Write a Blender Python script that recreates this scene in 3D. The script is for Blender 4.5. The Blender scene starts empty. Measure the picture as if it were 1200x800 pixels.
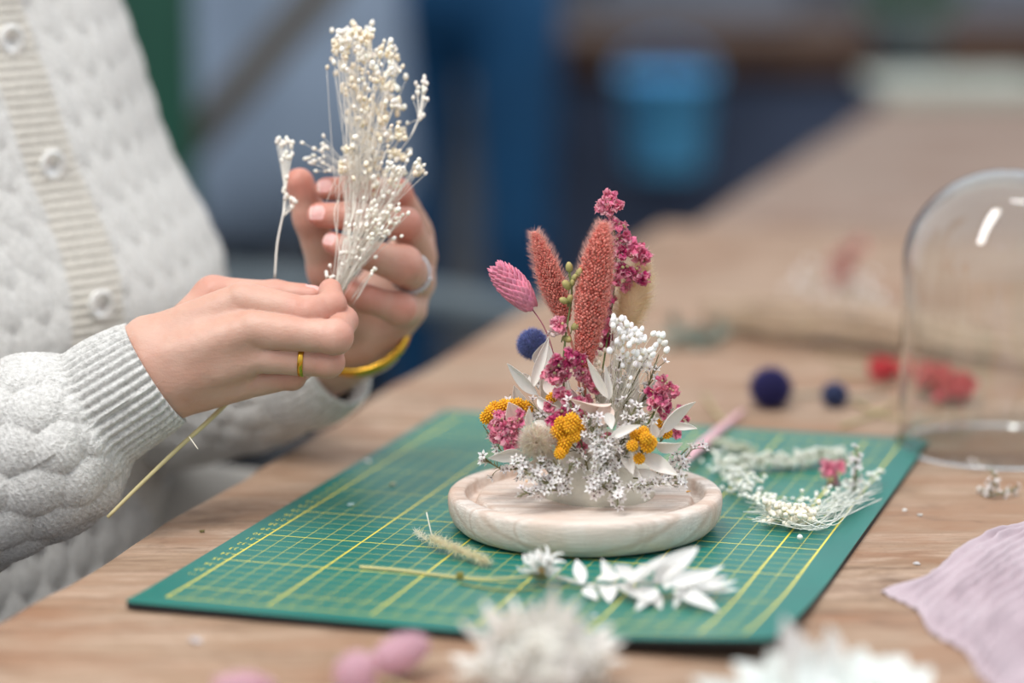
import bpy, math, random
import numpy as np
from mathutils import Vector, Matrix

rng = np.random.default_rng(7)
random.seed(7)
scene = bpy.context.scene
C = scene.collection
PI = math.pi

# ---------------------------------------------------------------- units and camera
# all building is done in centimetres with z = 0 on the table top; meshes are written in metres
TABLE_Z = 78.0
F = 3000.0
CAM_H = 32.69
PITCH, ROLL = -0.17893, -0.0040885
_B = np.array([[1, 0, 0], [0, 0, 1], [0, -1, 0.]])
_cb, _sb = math.cos(PITCH), math.sin(PITCH)
_Rx = np.array([[1, 0, 0], [0, _cb, _sb], [0, -_sb, _cb]])
_cc, _sc = math.cos(ROLL), math.sin(ROLL)
_Rr = np.array([[_cc, _sc, 0], [-_sc, _cc, 0], [0, 0, 1]])
R_WC = _Rr @ _Rx @ _B
CAM = np.array([0, 0, CAM_H])

def ray(x, y):
    return R_WC.T @ np.array([(x - 600) / F, (400 - y) / F, -1.0])
def at_depth(x, y, d):
    return CAM + ray(x, y) * d
def at_z(x, y, z=0.0):
    r = ray(x, y)
    return CAM + r * ((z - CAM_H) / r[2])
def at_y(x, y, wy):
    r = ray(x, y)
    return CAM + r * (wy / r[1])
def pxcm(p):
    "pixels per centimetre at a point"
    c = R_WC @ (np.asarray(p) - CAM)
    return F / -c[2]

cam_data = bpy.data.cameras.new('camera')
cam = bpy.data.objects.new('camera', cam_data)
C.objects.link(cam)
scene.camera = cam
cam_data.sensor_width = 36.0
cam_data.lens = F / 1200 * 36.0
M4 = Matrix([list(R_WC.T[i]) + [0] for i in range(3)] + [[0, 0, 0, 1]])
M4.translation = Vector((0, 0, (CAM_H + TABLE_Z) * 0.01))
cam.matrix_world = M4
cam_data.clip_start = 0.05
cam_data.clip_end = 100
cam_data.dof.use_dof = True
cam_data.dof.focus_distance = 1.278
cam_data.dof.aperture_fstop = 2.4

vs = scene.view_settings
vs.view_transform = 'Standard'
vs.look = 'None'
vs.gamma = 1
vs.exposure = 0.27
scene.cycles.diffuse_bounces = 8
scene.cycles.transmission_bounces = 12
scene.cycles.max_bounces = 14
vs.use_curve_mapping = False

# ---------------------------------------------------------------- small maths
def unit(v):
    v = np.asarray(v, float)
    return v / (np.linalg.norm(v) + 1e-12)
def basis(z, hint=(0, 0, 1)):
    "columns x, y, z with z along the given direction"
    z = unit(z)
    h = np.asarray(hint, float)
    if abs(np.dot(z, unit(h))) > 0.97:
        h = np.array([1.0, 0.13, 0.0])
    x = unit(np.cross(h, z)); y = np.cross(z, x)
    return np.stack([x, y, z], 1)
def rot_axis(ax, a):
    x, y, z = unit(ax)
    K = np.array([[0, -z, y], [z, 0, -x], [-y, x, 0]])
    return np.eye(3) + math.sin(a) * K + (1 - math.cos(a)) * K @ K
def spline(pts, n):
    "smooth curve through the points"
    P = np.asarray(pts, float)
    if len(P) < 3:
        t = np.linspace(0, 1, n)[:, None]
        return P[0] * (1 - t) + P[-1] * t
    L = np.r_[0, np.cumsum(np.linalg.norm(np.diff(P, axis=0), axis=1) + 1e-6)]
    m = np.zeros_like(P)
    m[1:-1] = (P[2:] - P[:-2]) / (L[2:] - L[:-2])[:, None]
    m[0] = (P[1] - P[0]) / (L[1] - L[0]); m[-1] = (P[-1] - P[-2]) / (L[-1] - L[-2])
    s = np.linspace(0, L[-1], n)
    k = np.clip(np.searchsorted(L, s, side='right') - 1, 0, len(P) - 2)
    h = (L[k + 1] - L[k]); t = ((s - L[k]) / h)[:, None]; h = h[:, None]
    return ((2*t**3 - 3*t**2 + 1) * P[k] + (t**3 - 2*t**2 + t) * h * m[k]
            + (-2*t**3 + 3*t**2) * P[k+1] + (t**3 - t**2) * h * m[k+1])
def smooth01(x):
    x = np.clip(x, 0, 1)
    return x * x * (3 - 2 * x)
def rand_dir(n=None):
    v = rng.normal(size=(n or 1, 3)); v /= np.linalg.norm(v, axis=1)[:, None]
    return v if n else v[0]

# value noise for shaping meshes
_perm = np.random.default_rng(3).random((64, 64, 64))
def vnoise(P, scale=1.0):
    p = np.asarray(P, float) / scale
    i = np.floor(p).astype(int); f = p - i; f = f * f * (3 - 2 * f)
    out = 0
    for dx in (0, 1):
        for dy in (0, 1):
            for dz in (0, 1):
                w = (f[..., 0] if dx else 1 - f[..., 0]) * (f[..., 1] if dy else 1 - f[..., 1]) * (f[..., 2] if dz else 1 - f[..., 2])
                out = out + w * _perm[(i[..., 0] + dx) % 64, (i[..., 1] + dy) % 64, (i[..., 2] + dz) % 64]
    return out * 2 - 1

# ---------------------------------------------------------------- mesh builder
class MB:
    def __init__(s):
        s.v, s.f, s.c, s.n = [], [], [], 0
    def add(s, v, f, mat=0, col=None):
        v = np.asarray(v, float).reshape(-1, 3)
        if len(v) == 0: return
        s.v.append(v)
        if isinstance(f, np.ndarray) or (len(f) and len(set(len(q) for q in f)) == 1):
            fs = [np.asarray(f, int)]
        else:
            fs = [np.array([q for q in f if len(q) == k], int) for k in sorted(set(len(q) for q in f))]
        for q in fs: s.f.append((q + s.n, mat))
        if col is None: col = (1, 1, 1)
        col = np.asarray(col, float)
        if col.ndim == 1: col = np.tile(col, (len(v), 1))
        s.c.append(col)
        s.n += len(v)
    def inst(s, tpl, Ms, Ts, mat=0, col=None):
        "many copies of a template: Ms (k,3,3), Ts (k,3), col (k,3) times the template's own shade"
        tv, tf = tpl[0], tpl[1]
        k, n = len(Ts), len(tv)
        if k == 0: return
        v = np.einsum('kij,nj->kni', Ms, tv) + np.asarray(Ts)[:, None, :]
        f = (tf[None] + (np.arange(k) * n)[:, None, None]).reshape(-1, tf.shape[1])
        if col is None: cc = np.ones((k, n, 3))
        else:
            col = np.asarray(col, float)
            cc = np.repeat(np.broadcast_to(col, (k, 3))[:, None, :], n, 1) if col.ndim < 3 else col
        if len(tpl) > 2: cc = cc * tpl[2][None]
        s.add(v.reshape(-1, 3), f, mat, cc.reshape(-1, 3))
    def grid(s, X, mat=0, col=None, wrap_u=False, wrap_v=False):
        "X (nu, nv, 3)"
        nu, nv = X.shape[:2]
        idx = np.arange(nu * nv).reshape(nu, nv)
        if wrap_u: idx = np.vstack([idx, idx[:1]])
        if wrap_v: idx = np.hstack([idx, idx[:, :1]])
        f = np.stack([idx[:-1, :-1], idx[1:, :-1], idx[1:, 1:], idx[:-1, 1:]], -1).reshape(-1, 4)
        if col is not None and np.asarray(col).ndim == 3: col = np.asarray(col).reshape(-1, 3)
        s.add(X.reshape(-1, 3), f, mat, col)
    def tube(s, pts, r, n=6, mat=0, col=None, cap=True):
        P = np.asarray(pts, float)
        m = len(P)
        r = np.broadcast_to(np.asarray(r, float), (m,))
        T = np.gradient(P, axis=0); T /= np.linalg.norm(T, axis=1)[:, None] + 1e-12
        B = basis(T[0]); x = B[:, 0]
        rings = []
        a = np.linspace(0, 2 * PI, n, endpoint=False)
        for i in range(m):
            x = unit(x - T[i] * np.dot(x, T[i])); y = np.cross(T[i], x)
            rings.append(P[i] + r[i] * (np.cos(a)[:, None] * x + np.sin(a)[:, None] * y))
        V = np.concatenate(rings + [P[:1], P[-1:]])
        i = np.arange(m - 1)[:, None] * n; j = np.arange(n)[None]; j2 = (j + 1) % n
        q = np.stack([i + j, i + j2, i + n + j2, i + n + j], -1).reshape(-1, 4)
        tri = [] 
        if cap:
            for k in range(n):
                tri.append((m * n, (k + 1) % n, k)); tri.append((m * n + 1, (m - 1) * n + k, (m - 1) * n + (k + 1) % n))
        s.add(V, [tuple(t) for t in q] + tri if m * n < 400 else q, mat, col)
    def lathe(s, prof, n=64, center=(0, 0, 0), mat=0, col=None, B=None):
        prof = np.asarray(prof, float)
        a = np.linspace(0, 2 * PI, n, endpoint=False)
        X = np.stack([prof[:, None, 0] * np.cos(a), prof[:, None, 0] * np.sin(a), np.broadcast_to(prof[:, None, 1], (len(prof), n))], -1)
        if B is not None: X = X @ B.T
        s.grid((X + np.asarray(center))[::-1], mat, col, wrap_v=True)
    def box(s, lo, hi, mat=0, col=None, M=None, T=(0, 0, 0), bevel=0.0):
        lo, hi = np.asarray(lo, float), np.asarray(hi, float)
        if bevel <= 0:
            v = np.array([[(lo, hi)[i][0], (lo, hi)[j][1], (lo, hi)[k][2]] for i in (0, 1) for j in (0, 1) for k in (0, 1)])
            f = [(0, 1, 3, 2), (4, 6, 7, 5), (0, 4, 5, 1), (2, 3, 7, 6), (0, 2, 6, 4), (1, 5, 7, 3)]
        else:
            b = bevel; n = 3
            import bmesh
            bm = bmesh.new(); bmesh.ops.create_cube(bm, size=1)
            for q in bm.verts: q.co = Vector(((q.co.x + .5) * (hi[0]-lo[0]) + lo[0], (q.co.y + .5) * (hi[1]-lo[1]) + lo[1], (q.co.z + .5) * (hi[2]-lo[2]) + lo[2]))
            bmesh.ops.bevel(bm, geom=list(bm.edges), offset=b, segments=n, affect='EDGES', profile=.5)
            bm.verts.index_update()
            v = np.array([q.co[:] for q in bm.verts]); f = [tuple(x.index for x in q.verts) for q in bm.faces]
            bm.free()
        if M is not None: v = v @ np.asarray(M).T
        s.add(v + np.asarray(T), f, mat, col)
    def build(s, name, mats, parent=None, origin=None, smooth=True, flat=False, **props):
        me = bpy.data.meshes.new(name)
        V = np.concatenate(s.v)
        base = CUR['o'] if parent is not None else (np.asarray(origin, float) if origin is not None else np.array([V[:, 0].mean(), V[:, 1].mean(), V[:, 2].min()]))
        L = (V - base) * 0.01
        me.vertices.add(len(L)); me.vertices.foreach_set('co', L.astype(np.float32).ravel())
        loops = np.concatenate([q.ravel() for q, m in s.f])
        tot = np.concatenate([np.full(len(q), q.shape[1]) for q, m in s.f])
        st = np.r_[0, np.cumsum(tot)[:-1]]
        me.loops.add(len(loops)); me.loops.foreach_set('vertex_index', loops.astype(np.int32))
        me.polygons.add(len(tot)); me.polygons.foreach_set('loop_start', st.astype(np.int32))
        me.polygons.foreach_set('loop_total', tot.astype(np.int32))
        me.polygons.foreach_set('material_index', np.concatenate([np.full(len(q), m) for q, m in s.f]).astype(np.int32))
        me.polygons.foreach_set('use_smooth', np.full(len(tot), bool(smooth)))
        ca = me.color_attributes.new('Col', 'FLOAT_COLOR', 'POINT')
        cc = np.concatenate(s.c); ca.data.foreach_set('color', np.c_[cc, np.ones(len(cc))].astype(np.float32).ravel())
        me.update(calc_edges=True); me.validate()
        for m in (mats if isinstance(mats, (list, tuple)) else [mats]): me.materials.append(m)
        o = bpy.data.objects.new(name, me); C.objects.link(o)
        if parent is not None: o.parent = parent
        else: o.location = Vector((base * 0.01) + np.array([0, 0, TABLE_Z * .01]))
        for k, v in props.items():
            if v is not None: o[k] = v
        return o

CUR = {'o': np.zeros(3)}
def thing(name, origin, label, category, group=None, rz=0.0):
    o = bpy.data.objects.new(name, None); C.objects.link(o)
    o.empty_display_size = .02
    CUR['o'] = np.asarray(origin, float)
    o.location = Vector(CUR['o'] * 0.01 + np.array([0, 0, TABLE_Z * .01]))
    o['label'] = label; o['category'] = category
    if group: o['group'] = group
    return o
def tag(o, label, category, group=None, kind=None):
    o['label'] = label; o['category'] = category
    if group: o['group'] = group
    if kind: o['kind'] = kind
    return o

# ---------------------------------------------------------------- materials
def srgb(h):
    h = h.lstrip('#')
    return tuple(((int(h[i:i+2], 16) / 255) / 12.92 if int(h[i:i+2], 16) / 255 <= .04045 else ((int(h[i:i+2], 16) / 255 + .055) / 1.055) ** 2.4) for i in (0, 2, 4))
def mat_new(name):
    m = bpy.data.materials.new(name); m.use_nodes = True
    nt = m.node_tree
    return m, nt, nt.nodes['Principled BSDF']
def nd(nt, typ, **kw):
    n = nt.nodes.new(typ)
    for k, v in kw.items():
        if k.startswith('i_'): n.inputs[k[2:].replace('_', ' ')].default_value = v
        else: setattr(n, k, v)
    return n
def mathn(nt, op, a, b=None, c=None, clamp=False):
    n = nt.nodes.new('ShaderNodeMath'); n.operation = op; n.use_clamp = clamp
    for i, x in enumerate((a, b, c)):
        if x is None: continue
        if isinstance(x, (int, float)): n.inputs[i].default_value = x
        else: nt.links.new(x, n.inputs[i])
    return n.outputs[0]
def mixc(nt, fac, a, b, mode='MIX'):
    n = nt.nodes.new('ShaderNodeMix'); n.data_type = 'RGBA'; n.blend_type = mode
    for sock, x in ((n.inputs[0], fac), (n.inputs[6], a), (n.inputs[7], b)):
        if isinstance(x, (int, float)): sock.default_value = x
        elif isinstance(x, tuple): sock.default_value = (*x[:3], 1)
        else: nt.links.new(x, sock)
    return n.outputs[2]
def ramp(nt, fac, stops):
    n = nt.nodes.new('ShaderNodeValToRGB')
    while len(n.color_ramp.elements) < len(stops): n.color_ramp.elements.new(.5)
    for e, (p, c) in zip(n.color_ramp.elements, stops):
        e.position = p; e.color = (*c, 1)
    nt.links.new(fac, n.inputs[0]); return n.outputs[0]
def noise(nt, vec, scale, detail=3, rough=.55, dist=0.0):
    n = nd(nt, 'ShaderNodeTexNoise'); n.inputs['Scale'].default_value = scale
    n.inputs['Detail'].default_value = detail; n.inputs['Roughness'].default_value = rough
    n.inputs['Distortion'].default_value = dist
    if vec is not None: nt.links.new(vec, n.inputs['Vector'])
    return n.outputs['Fac']
def mapping(nt, scale=(1, 1, 1), rot=(0, 0, 0), loc=(0, 0, 0), src='Object'):
    tc = nd(nt, 'ShaderNodeTexCoord'); mp = nd(nt, 'ShaderNodeMapping')
    mp.inputs['Scale'].default_value = scale; mp.inputs['Rotation'].default_value = rot; mp.inputs['Location'].default_value = loc
    nt.links.new(tc.outputs[src], mp.inputs['Vector']); return mp.outputs[0]
def bump(nt, b, h, strength=.3, dist=.001):
    n = nd(nt, 'ShaderNodeBump'); n.inputs['Strength'].default_value = strength; n.inputs['Distance'].default_value = dist
    nt.links.new(h, n.inputs['Height']); nt.links.new(n.outputs[0], b.inputs['Normal'])

def plain(name, col, rough=.6, var=.12, vscale=40, bstr=0.0, bscale=200, sss=0.0, use_col=False, metallic=0.0, spec=.5, trans=0.0, sheen=0.0):
    "a flat-coloured surface with a little procedural variation; use_col multiplies by each part's own colour"
    m, nt, b = mat_new(name)
    c = srgb(col) if isinstance(col, str) else col
    nz = noise(nt, mapping(nt), vscale, 3)
    dark = tuple(x * (1 - var) for x in c); lite = tuple(min(1, x * (1 + var * .6)) for x in c)
    out = ramp(nt, nz, [(.3, dark), (.7, lite)])
    if use_col:
        a = nd(nt, 'ShaderNodeAttribute', attribute_name='Col')
        out = mixc(nt, 1.0, out, a.outputs['Color'], 'MULTIPLY')
    nt.links.new(out, b.inputs['Base Color'])
    b.inputs['Roughness'].default_value = rough
    b.inputs['Metallic'].default_value = metallic
    b.inputs['Specular IOR Level'].default_value = spec
    if sheen: b.inputs['Sheen Weight'].default_value = sheen
    if sss:
        b.inputs['Subsurface Weight'].default_value = sss
        b.inputs['Subsurface Radius'].default_value = (1, .5, .35)
        b.inputs['Subsurface Scale'].default_value = .002
    if bstr: bump(nt, b, noise(nt, mapping(nt), bscale, 4), bstr, .0008)
    if trans:
        tr = nd(nt, 'ShaderNodeBsdfTranslucent'); mx = nd(nt, 'ShaderNodeMixShader'); mx.inputs[0].default_value = trans
        nt.links.new(out, tr.inputs['Color'])
        nt.links.new(b.outputs[0], mx.inputs[1]); nt.links.new(tr.outputs[0], mx.inputs[2])
        nt.links.new(mx.outputs[0], nt.nodes['Material Output'].inputs[0])
    return m
# ================================================================ light and sky
w = bpy.data.worlds.new('sky'); scene.world = w; w.use_nodes = True
nt = w.node_tree; bg = nt.nodes['Background']
tc = nd(nt, 'ShaderNodeTexCoord'); sx = nd(nt, 'ShaderNodeSeparateXYZ'); nt.links.new(tc.outputs['Generated'], sx.inputs[0])
skyc = ramp(nt, sx.outputs['Z'], [(0.0, (.48, .52, .58)), (.3, (.80, .85, .92)), (1.0, (1.0, 1.02, 1.06))])
nt.links.new(skyc, bg.inputs['Color']); bg.inputs['Strength'].default_value = .92

def area(name, loc, target, size, power, col=(1, 1, 1)):
    l = bpy.data.lights.new(name, 'AREA'); l.shape = 'RECTANGLE'; l.size, l.size_y = size; l.energy = power; l.color = col
    o = bpy.data.objects.new(name, l); C.objects.link(o)
    o.location = loc; o.rotation_euler = (Vector(target) - Vector(loc)).to_track_quat('-Z', 'Y').to_euler()
    return o
area('roof_light', (-.7, .5, 2.9), (0, 1.3, .8), (.30, 2.0), 38, (1, .985, .96))
area('roof_light', (1.2, 1.6, 2.9), (.4, 1.6, .8), (.12, 1.6), 7, (1, 1, 1))

# ================================================================ setting
def wood_mat(name, light, mid, dark, rot=0.0, scale=1.0, worn=(.62, .55, .50)):
    m, nt, b = mat_new(name)
    v = mapping(nt, (1.6 * scale, 11 * scale, 4), (0, 0, rot))
    d = noise(nt, mapping(nt, (1.4 * scale,) * 3), 2.2, 4, .6)
    add = nd(nt, 'ShaderNodeVectorMath', operation='MULTIPLY_ADD')
    cmb = nd(nt, 'ShaderNodeCombineXYZ'); nt.links.new(d, cmb.inputs[1]); nt.links.new(d, cmb.inputs[0])
    nt.links.new(cmb.outputs[0], add.inputs[0]); add.inputs[1].default_value = (1.0, 3.6, 1); nt.links.new(v, add.inputs[2])
    g = noise(nt, add.outputs[0], 3.0, 7, .62)
    col = ramp(nt, g, [(.26, dark), (.40, mid), (.58, light), (.76, mid)])
    g2 = noise(nt, mapping(nt, (9 * scale, 90 * scale, 20), (0, 0, rot)), 2.0, 5, .7)
    col = mixc(nt, ramp(nt, g2, [(.42, (0, 0, 0)), (.60, (.75, .75, .75))]), col, tuple(x * .70 for x in mid))
    speck = noise(nt, mapping(nt, (1, 1, 1)), 420, 3, .7)
    col = mixc(nt, ramp(nt, speck, [(.55, (0, 0, 0)), (.72, (.42, .42, .42))]), col, tuple(x * .6 for x in dark))
    warm = noise(nt, mapping(nt, (3, 8, 1), (0, 0, rot + .3), (7, 2, 0)), 2.6, 5, .65)
    col = mixc(nt, ramp(nt, warm, [(.44, (0, 0, 0)), (.60, (.8, .8, .8))]), col, (mid[0] * .82, mid[1] * .60, mid[2] * .48))
    crack = noise(nt, mapping(nt, (1.2, 9, 1), (0, 0, rot - .1), (1, 5, 0)), 2.2, 6, .6)
    col = mixc(nt, ramp(nt, crack, [(.485, (0, 0, 0)), (.50, (.7, .7, .7)), (.515, (0, 0, 0))]), col, dark)
    fine = noise(nt, mapping(nt, (60 * scale, 420 * scale, 60), (0, 0, rot)), 1.0, 3, .6)
    col = mixc(nt, mathn(nt, 'MULTIPLY', fine, .3), col, tuple(x * .55 for x in mid))
    patch = noise(nt, mapping(nt, (1, 1, 1)), 5.5, 5, .6)
    col = mixc(nt, ramp(nt, patch, [(.40, (0, 0, 0)), (.70, (.55, .55, .55))]), col, worn)
    stain = noise(nt, mapping(nt, (1, 1, 1), loc=(3, 1, 0)), 14, 5, .65)
    col = mixc(nt, ramp(nt, stain, [(.60, (0, 0, 0)), (.74, (.55, .55, .55))]), col, tuple(x * .6 for x in dark))
    nt.links.new(col, b.inputs['Base Color']); b.inputs['Roughness'].default_value = .62
    b.inputs['Specular IOR Level'].default_value = .3
    bump(nt, b, mathn(nt, 'ADD', fine, g), .35, .0012)
    return m
M_table = wood_mat('weathered_table_wood', srgb('#C4AA95'), srgb('#A08369'), srgb('#64452F'), rot=.25, worn=srgb('#A9917C'))
M_table2 = wood_mat('grey_weathered_wood', srgb('#AF9888'), srgb('#957E6E'), srgb('#6F594B'), rot=.25, worn=srgb('#A39183'))
M_dark_wood = wood_mat('dark_brown_wood', srgb('#6E4E38'), srgb('#4E3526'), srgb('#2C1C14'), rot=0, worn=srgb('#5a4434'))
M_floor, nt, b = mat_new('dark_concrete')
nt.links.new(ramp(nt, noise(nt, mapping(nt), 3, 6, .6), [(.3, srgb('#121418')), (.7, srgb('#22252B'))]), b.inputs['Base Color'])
b.inputs['Roughness'].default_value = .8

fl = MB(); fl.box((-700, -250, -TABLE_Z - 4), (900, 1500, -TABLE_Z))
o = fl.build('floor', M_floor, smooth=False); o['kind'] = 'structure'
# back wall of dark cladding with a greyer lower panel
M_wall, nt, b = mat_new('wall_cladding')
nt.links.new(ramp(nt, noise(nt, mapping(nt, (1.2, .5, .3)), 1.5, 3), [(.35, srgb('#4a4f58')), (.65, srgb('#6a6f78'))]), b.inputs['Base Color'])
wl = MB(); wl.box((-700, 1300, -TABLE_Z), (900, 1312, 190)); o = wl.build('wall_back', M_wall, smooth=False); o['kind'] = 'structure'

# ---------------------------------------------------------------- the work table and the one behind it
YAW = 0.306406
TAX = np.array([math.cos(YAW), -math.sin(YAW), 0]); TAY = np.array([math.sin(YAW), math.cos(YAW), 0])
e0 = at_z(13, 719); e1 = at_z(600, 366)
ed = unit(e1 - e0)                                     # direction of the table's left edge
en = np.array([ed[1], -ed[0], 0])                      # to the right, over the table
far1 = at_z(758, 262)
Lfar = np.dot(far1 - e0, ed); 
def tpt(s, t, z=0): return e0 + ed * s + en * t + np.array([0, 0, z])
def table(name, s0, s1, t0, t1, mat, label, thick=4.0, seedv=0, planks=()):
    t = thing(name, tpt(s0, t0, -TABLE_Z), label, 'table')
    mb = MB()
    # top with a slightly uneven, worn edge
    ns, ntt = 140, 60
    ss = np.linspace(s0, s1, ns); tt = np.linspace(0, 1, ntt) ** 1.0 * (t1 - t0) + t0
    wob = .28 * vnoise(np.c_[ss / 9 + seedv, ss * 0, ss * 0]) + .12 * vnoise(np.c_[ss / 2.5, ss * 0 + 3, ss * 0])
    X = np.zeros((ns, ntt + 5, 3))
    prof = [(0.25, -thick), (0.0, -thick + .3), (-.02, -.9), (.10, -.3), (.35, -.06)]
    for i, s_ in enumerate(ss):
        for j, (a, z) in enumerate(prof): X[i, j] = tpt(s_, t0 + a + wob[i], z)
        for j in range(ntt): X[i, 5 + j] = tpt(s_, max(tt[j], t0 + .8 + wob[i]) if j else t0 + .8 + wob[i], 0)
    mb.grid(X)
    mb.box((s0, t0 + .6, -thick), (s1, t1, -.05), M=np.stack([ed, en, [0, 0, 1]], 1), T=e0)
    mb.build('table_top', mat, t, smooth=False)
    for s_ in (s0 + 12, s1 - 12):
        for q in (t0 + 14, t1 - 14):
            lb = MB(); lb.box((s_ - 3.5, q - 3.5, -TABLE_Z), (s_ + 3.5, q + 3.5, -thick), M=np.stack([ed, en, [0, 0, 1]], 1), T=e0)
            lb.build('leg', mat, t, smooth=False)
    ap = MB(); ap.box((s0 + 10, t0 + 58, -thick - 6), (s1 - 10, t0 + 61, -thick), M=np.stack([ed, en, [0, 0, 1]], 1), T=e0)
    ap.build('apron', mat, t, smooth=False)
    return t
table('work_table', -45, Lfar, 0, 130, M_table, 'long weathered brown wooden work table carrying the cutting mat')
q2 = at_z(850, 238); t2 = np.dot(q2 - e0, en)
table('work_table', Lfar + .8, Lfar + 195, t2, t2 + 130, M_table2, 'second weathered wooden table set end to end behind the work table', seedv=5)

# ---------------------------------------------------------------- far background
def person_body(mb, top, hipw, zf, face=0): pass
M_cloth_dark = plain('slate_cloth', '#465066', .9, .25, 6)
M_pale = plain('pale_paper', '#BFC4B8', .8, .1, 8)
# far table with brown edge
ft = thing('display_table', (60, 500, -TABLE_Z), 'far brown wooden table with dark slate cloth hanging below its edge', 'table')
mb = MB(); mb.box((5, 495, -5.5), (215, 590, 2.2), bevel=.8); mb.build('table_top', M_dark_wood, ft)
mb = MB()
xs = np.linspace(6, 214, 240); zz = np.linspace(-5.4, -TABLE_Z + 2, 12)
X = np.zeros((240, 12, 3)); X[..., 0] = xs[:, None]; X[..., 2] = zz
X[..., 1] = 498 + (1.2 * np.sin(xs / 5.3 + np.sin(xs / 17) * 2) + .8 * np.sin(xs / 2.1))[:, None] * np.linspace(.1, 1, 12)
mb.grid(X); mb.build('hanging_cloth', M_cloth_dark, ft)
for x_ in (14, 206):
    for y_ in (505, 580):
        lb = MB(); lb.box((x_ - 3, y_ - 3, -TABLE_Z), (x_ + 3, y_ + 3, -5.5)); lb.build('leg', M_dark_wood, ft, smooth=False)
# things on the far table
def crate(x, y, z, sx, sy, sz, mat, label, name='storage_box', cat='box'):
    t = thing(name, (x, y, z), label, cat)
    mb = MB(); w_ = .8
    mb.box((x - sx/2, y - sy/2, z), (x + sx/2, y + sy/2, z + w_))
    for a in (-1, 1):
        mb.box((x + a * (sx/2 - w_/2) - w_/2, y - sy/2, z), (x + a * (sx/2 - w_/2) + w_/2, y + sy/2, z + sz))
        mb.box((x - sx/2, y + a * (sy/2 - w_/2) - w_/2, z), (x + sx/2, y + a * (sy/2 - w_/2) + w_/2, z + sz))
    mb.build('box_body', mat, t, smooth=False)
    mb = MB(); mb.box((x - sx/2 - .6, y - sy/2 - .6, z + sz - 1.6), (x + sx/2 + .6, y + sy/2 + .6, z + sz), bevel=.3); mb.build('rim', mat, t)
    return t
crate(100, 560, 2.2, 52, 26, 9, plain('grey_box', '#7d828c', .8), 'long grey open box at the middle of the far table')
crate(150, 556, 2.2, 30, 24, 12, plain('brown_box', '#6f5f52', .8), 'brown open box right of the long grey box on the far table')
crate(40, 562, 2.2, 44, 24, 12, plain('pale_box', '#868c97', .8), 'pale grey open box at the left of the far table')
# blue bucket hanging at the table's side
M_blue = plain('sky_blue_plastic', '#70CCFF', .45, .05, 5, spec=.4)
bc = at_depth(780, 134, 482)
bt = thing('bucket', bc - np.array([0, 0, 10]), 'sky blue round bucket hanging at the front of the far table', 'bucket')
mb = MB(); z0 = bc[2] - 10.5; H = 18.0
mb.lathe([(.1, z0), (6.6, z0), (7.1, z0 + .5), (8.7, z0 + H), (9.2, z0 + H + .1), (9.2, z0 + H - 1.2), (8.8, z0 + H - 1.2)], 40, (bc[0], bc[1], 0)); 
mb.lathe([(8.4, z0 + H), (7.0, z0 + 1), (.1, z0 + .9)], 40, (bc[0], bc[1], 0)); mb.build('bucket_body', M_blue, bt)
a = np.linspace(0, PI, 24); mb = MB(); mb.tube(np.c_[bc[0] + 9.0 * np.cos(a), bc[1] + 2.5 * np.sin(a) + 0 * a, z0 + H - .8 + 6.5 * np.sin(a)], .3, 6)
mb.build('bucket_handle', M_blue, bt)
# green post and brown brace
M_green = plain('dark_green_paint', '#0C4A38', .6, .2, 3)
gp = thing('post', at_depth(192, 100, 330) * [1, 1, 0] + [0, 0, -TABLE_Z], 'dark green upright post behind the knitting cardigan', 'post')
gp['label'] = 'dark green upright post behind the cardigan shoulder'
c_ = CUR['o']; mb = MB(); mb.box((c_[0] - 6.6, c_[1] - 3.6, -TABLE_Z), (c_[0] + 3.6, c_[1] + 3.6, 150), bevel=.4); mb.build('shaft', M_green, gp)
mb = MB(); mb.box((c_[0] - 7, c_[1] - 7, -TABLE_Z), (c_[0] + 7, c_[1] + 7, -TABLE_Z + 1.5), bevel=.3); mb.build('foot_plate', M_green, gp)
M_brace = plain('olive_brown_paint', '#5B554C', .7, .2, 4)
p0 = at_depth(420, -60, 350); p1 = at_depth(205, 190, 350)
d_ = unit(p1 - p0); end = p1 + d_ * ((-TABLE_Z - p1[2]) / d_[2])
mb = MB(); Bb = basis(d_); Ln = np.linalg.norm(end - p0)
mb.box((-2.2, -2.2, -60), (2.2, 2.2, Ln - 1), M=Bb, T=p0, bevel=.3)
tag(mb.build('brace', M_brace), 'olive brown slanting brace beam running down beside the green post', 'beam')
# pale strap across the gap
mb = MB(); a0 = at_depth(450, 345, 300); a1 = at_depth(640, 372, 300)
s_ = spline([a0 - [30, 0, -2], a0, a1, a1 + [40, 0, -5]], 30); mb.tube(s_, 2.0, 10)
tag(mb.build('pole', plain('pale_grey_pole', '#69757B', .7)), 'pale grey horizontal pole low behind the hands', 'pole')
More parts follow.
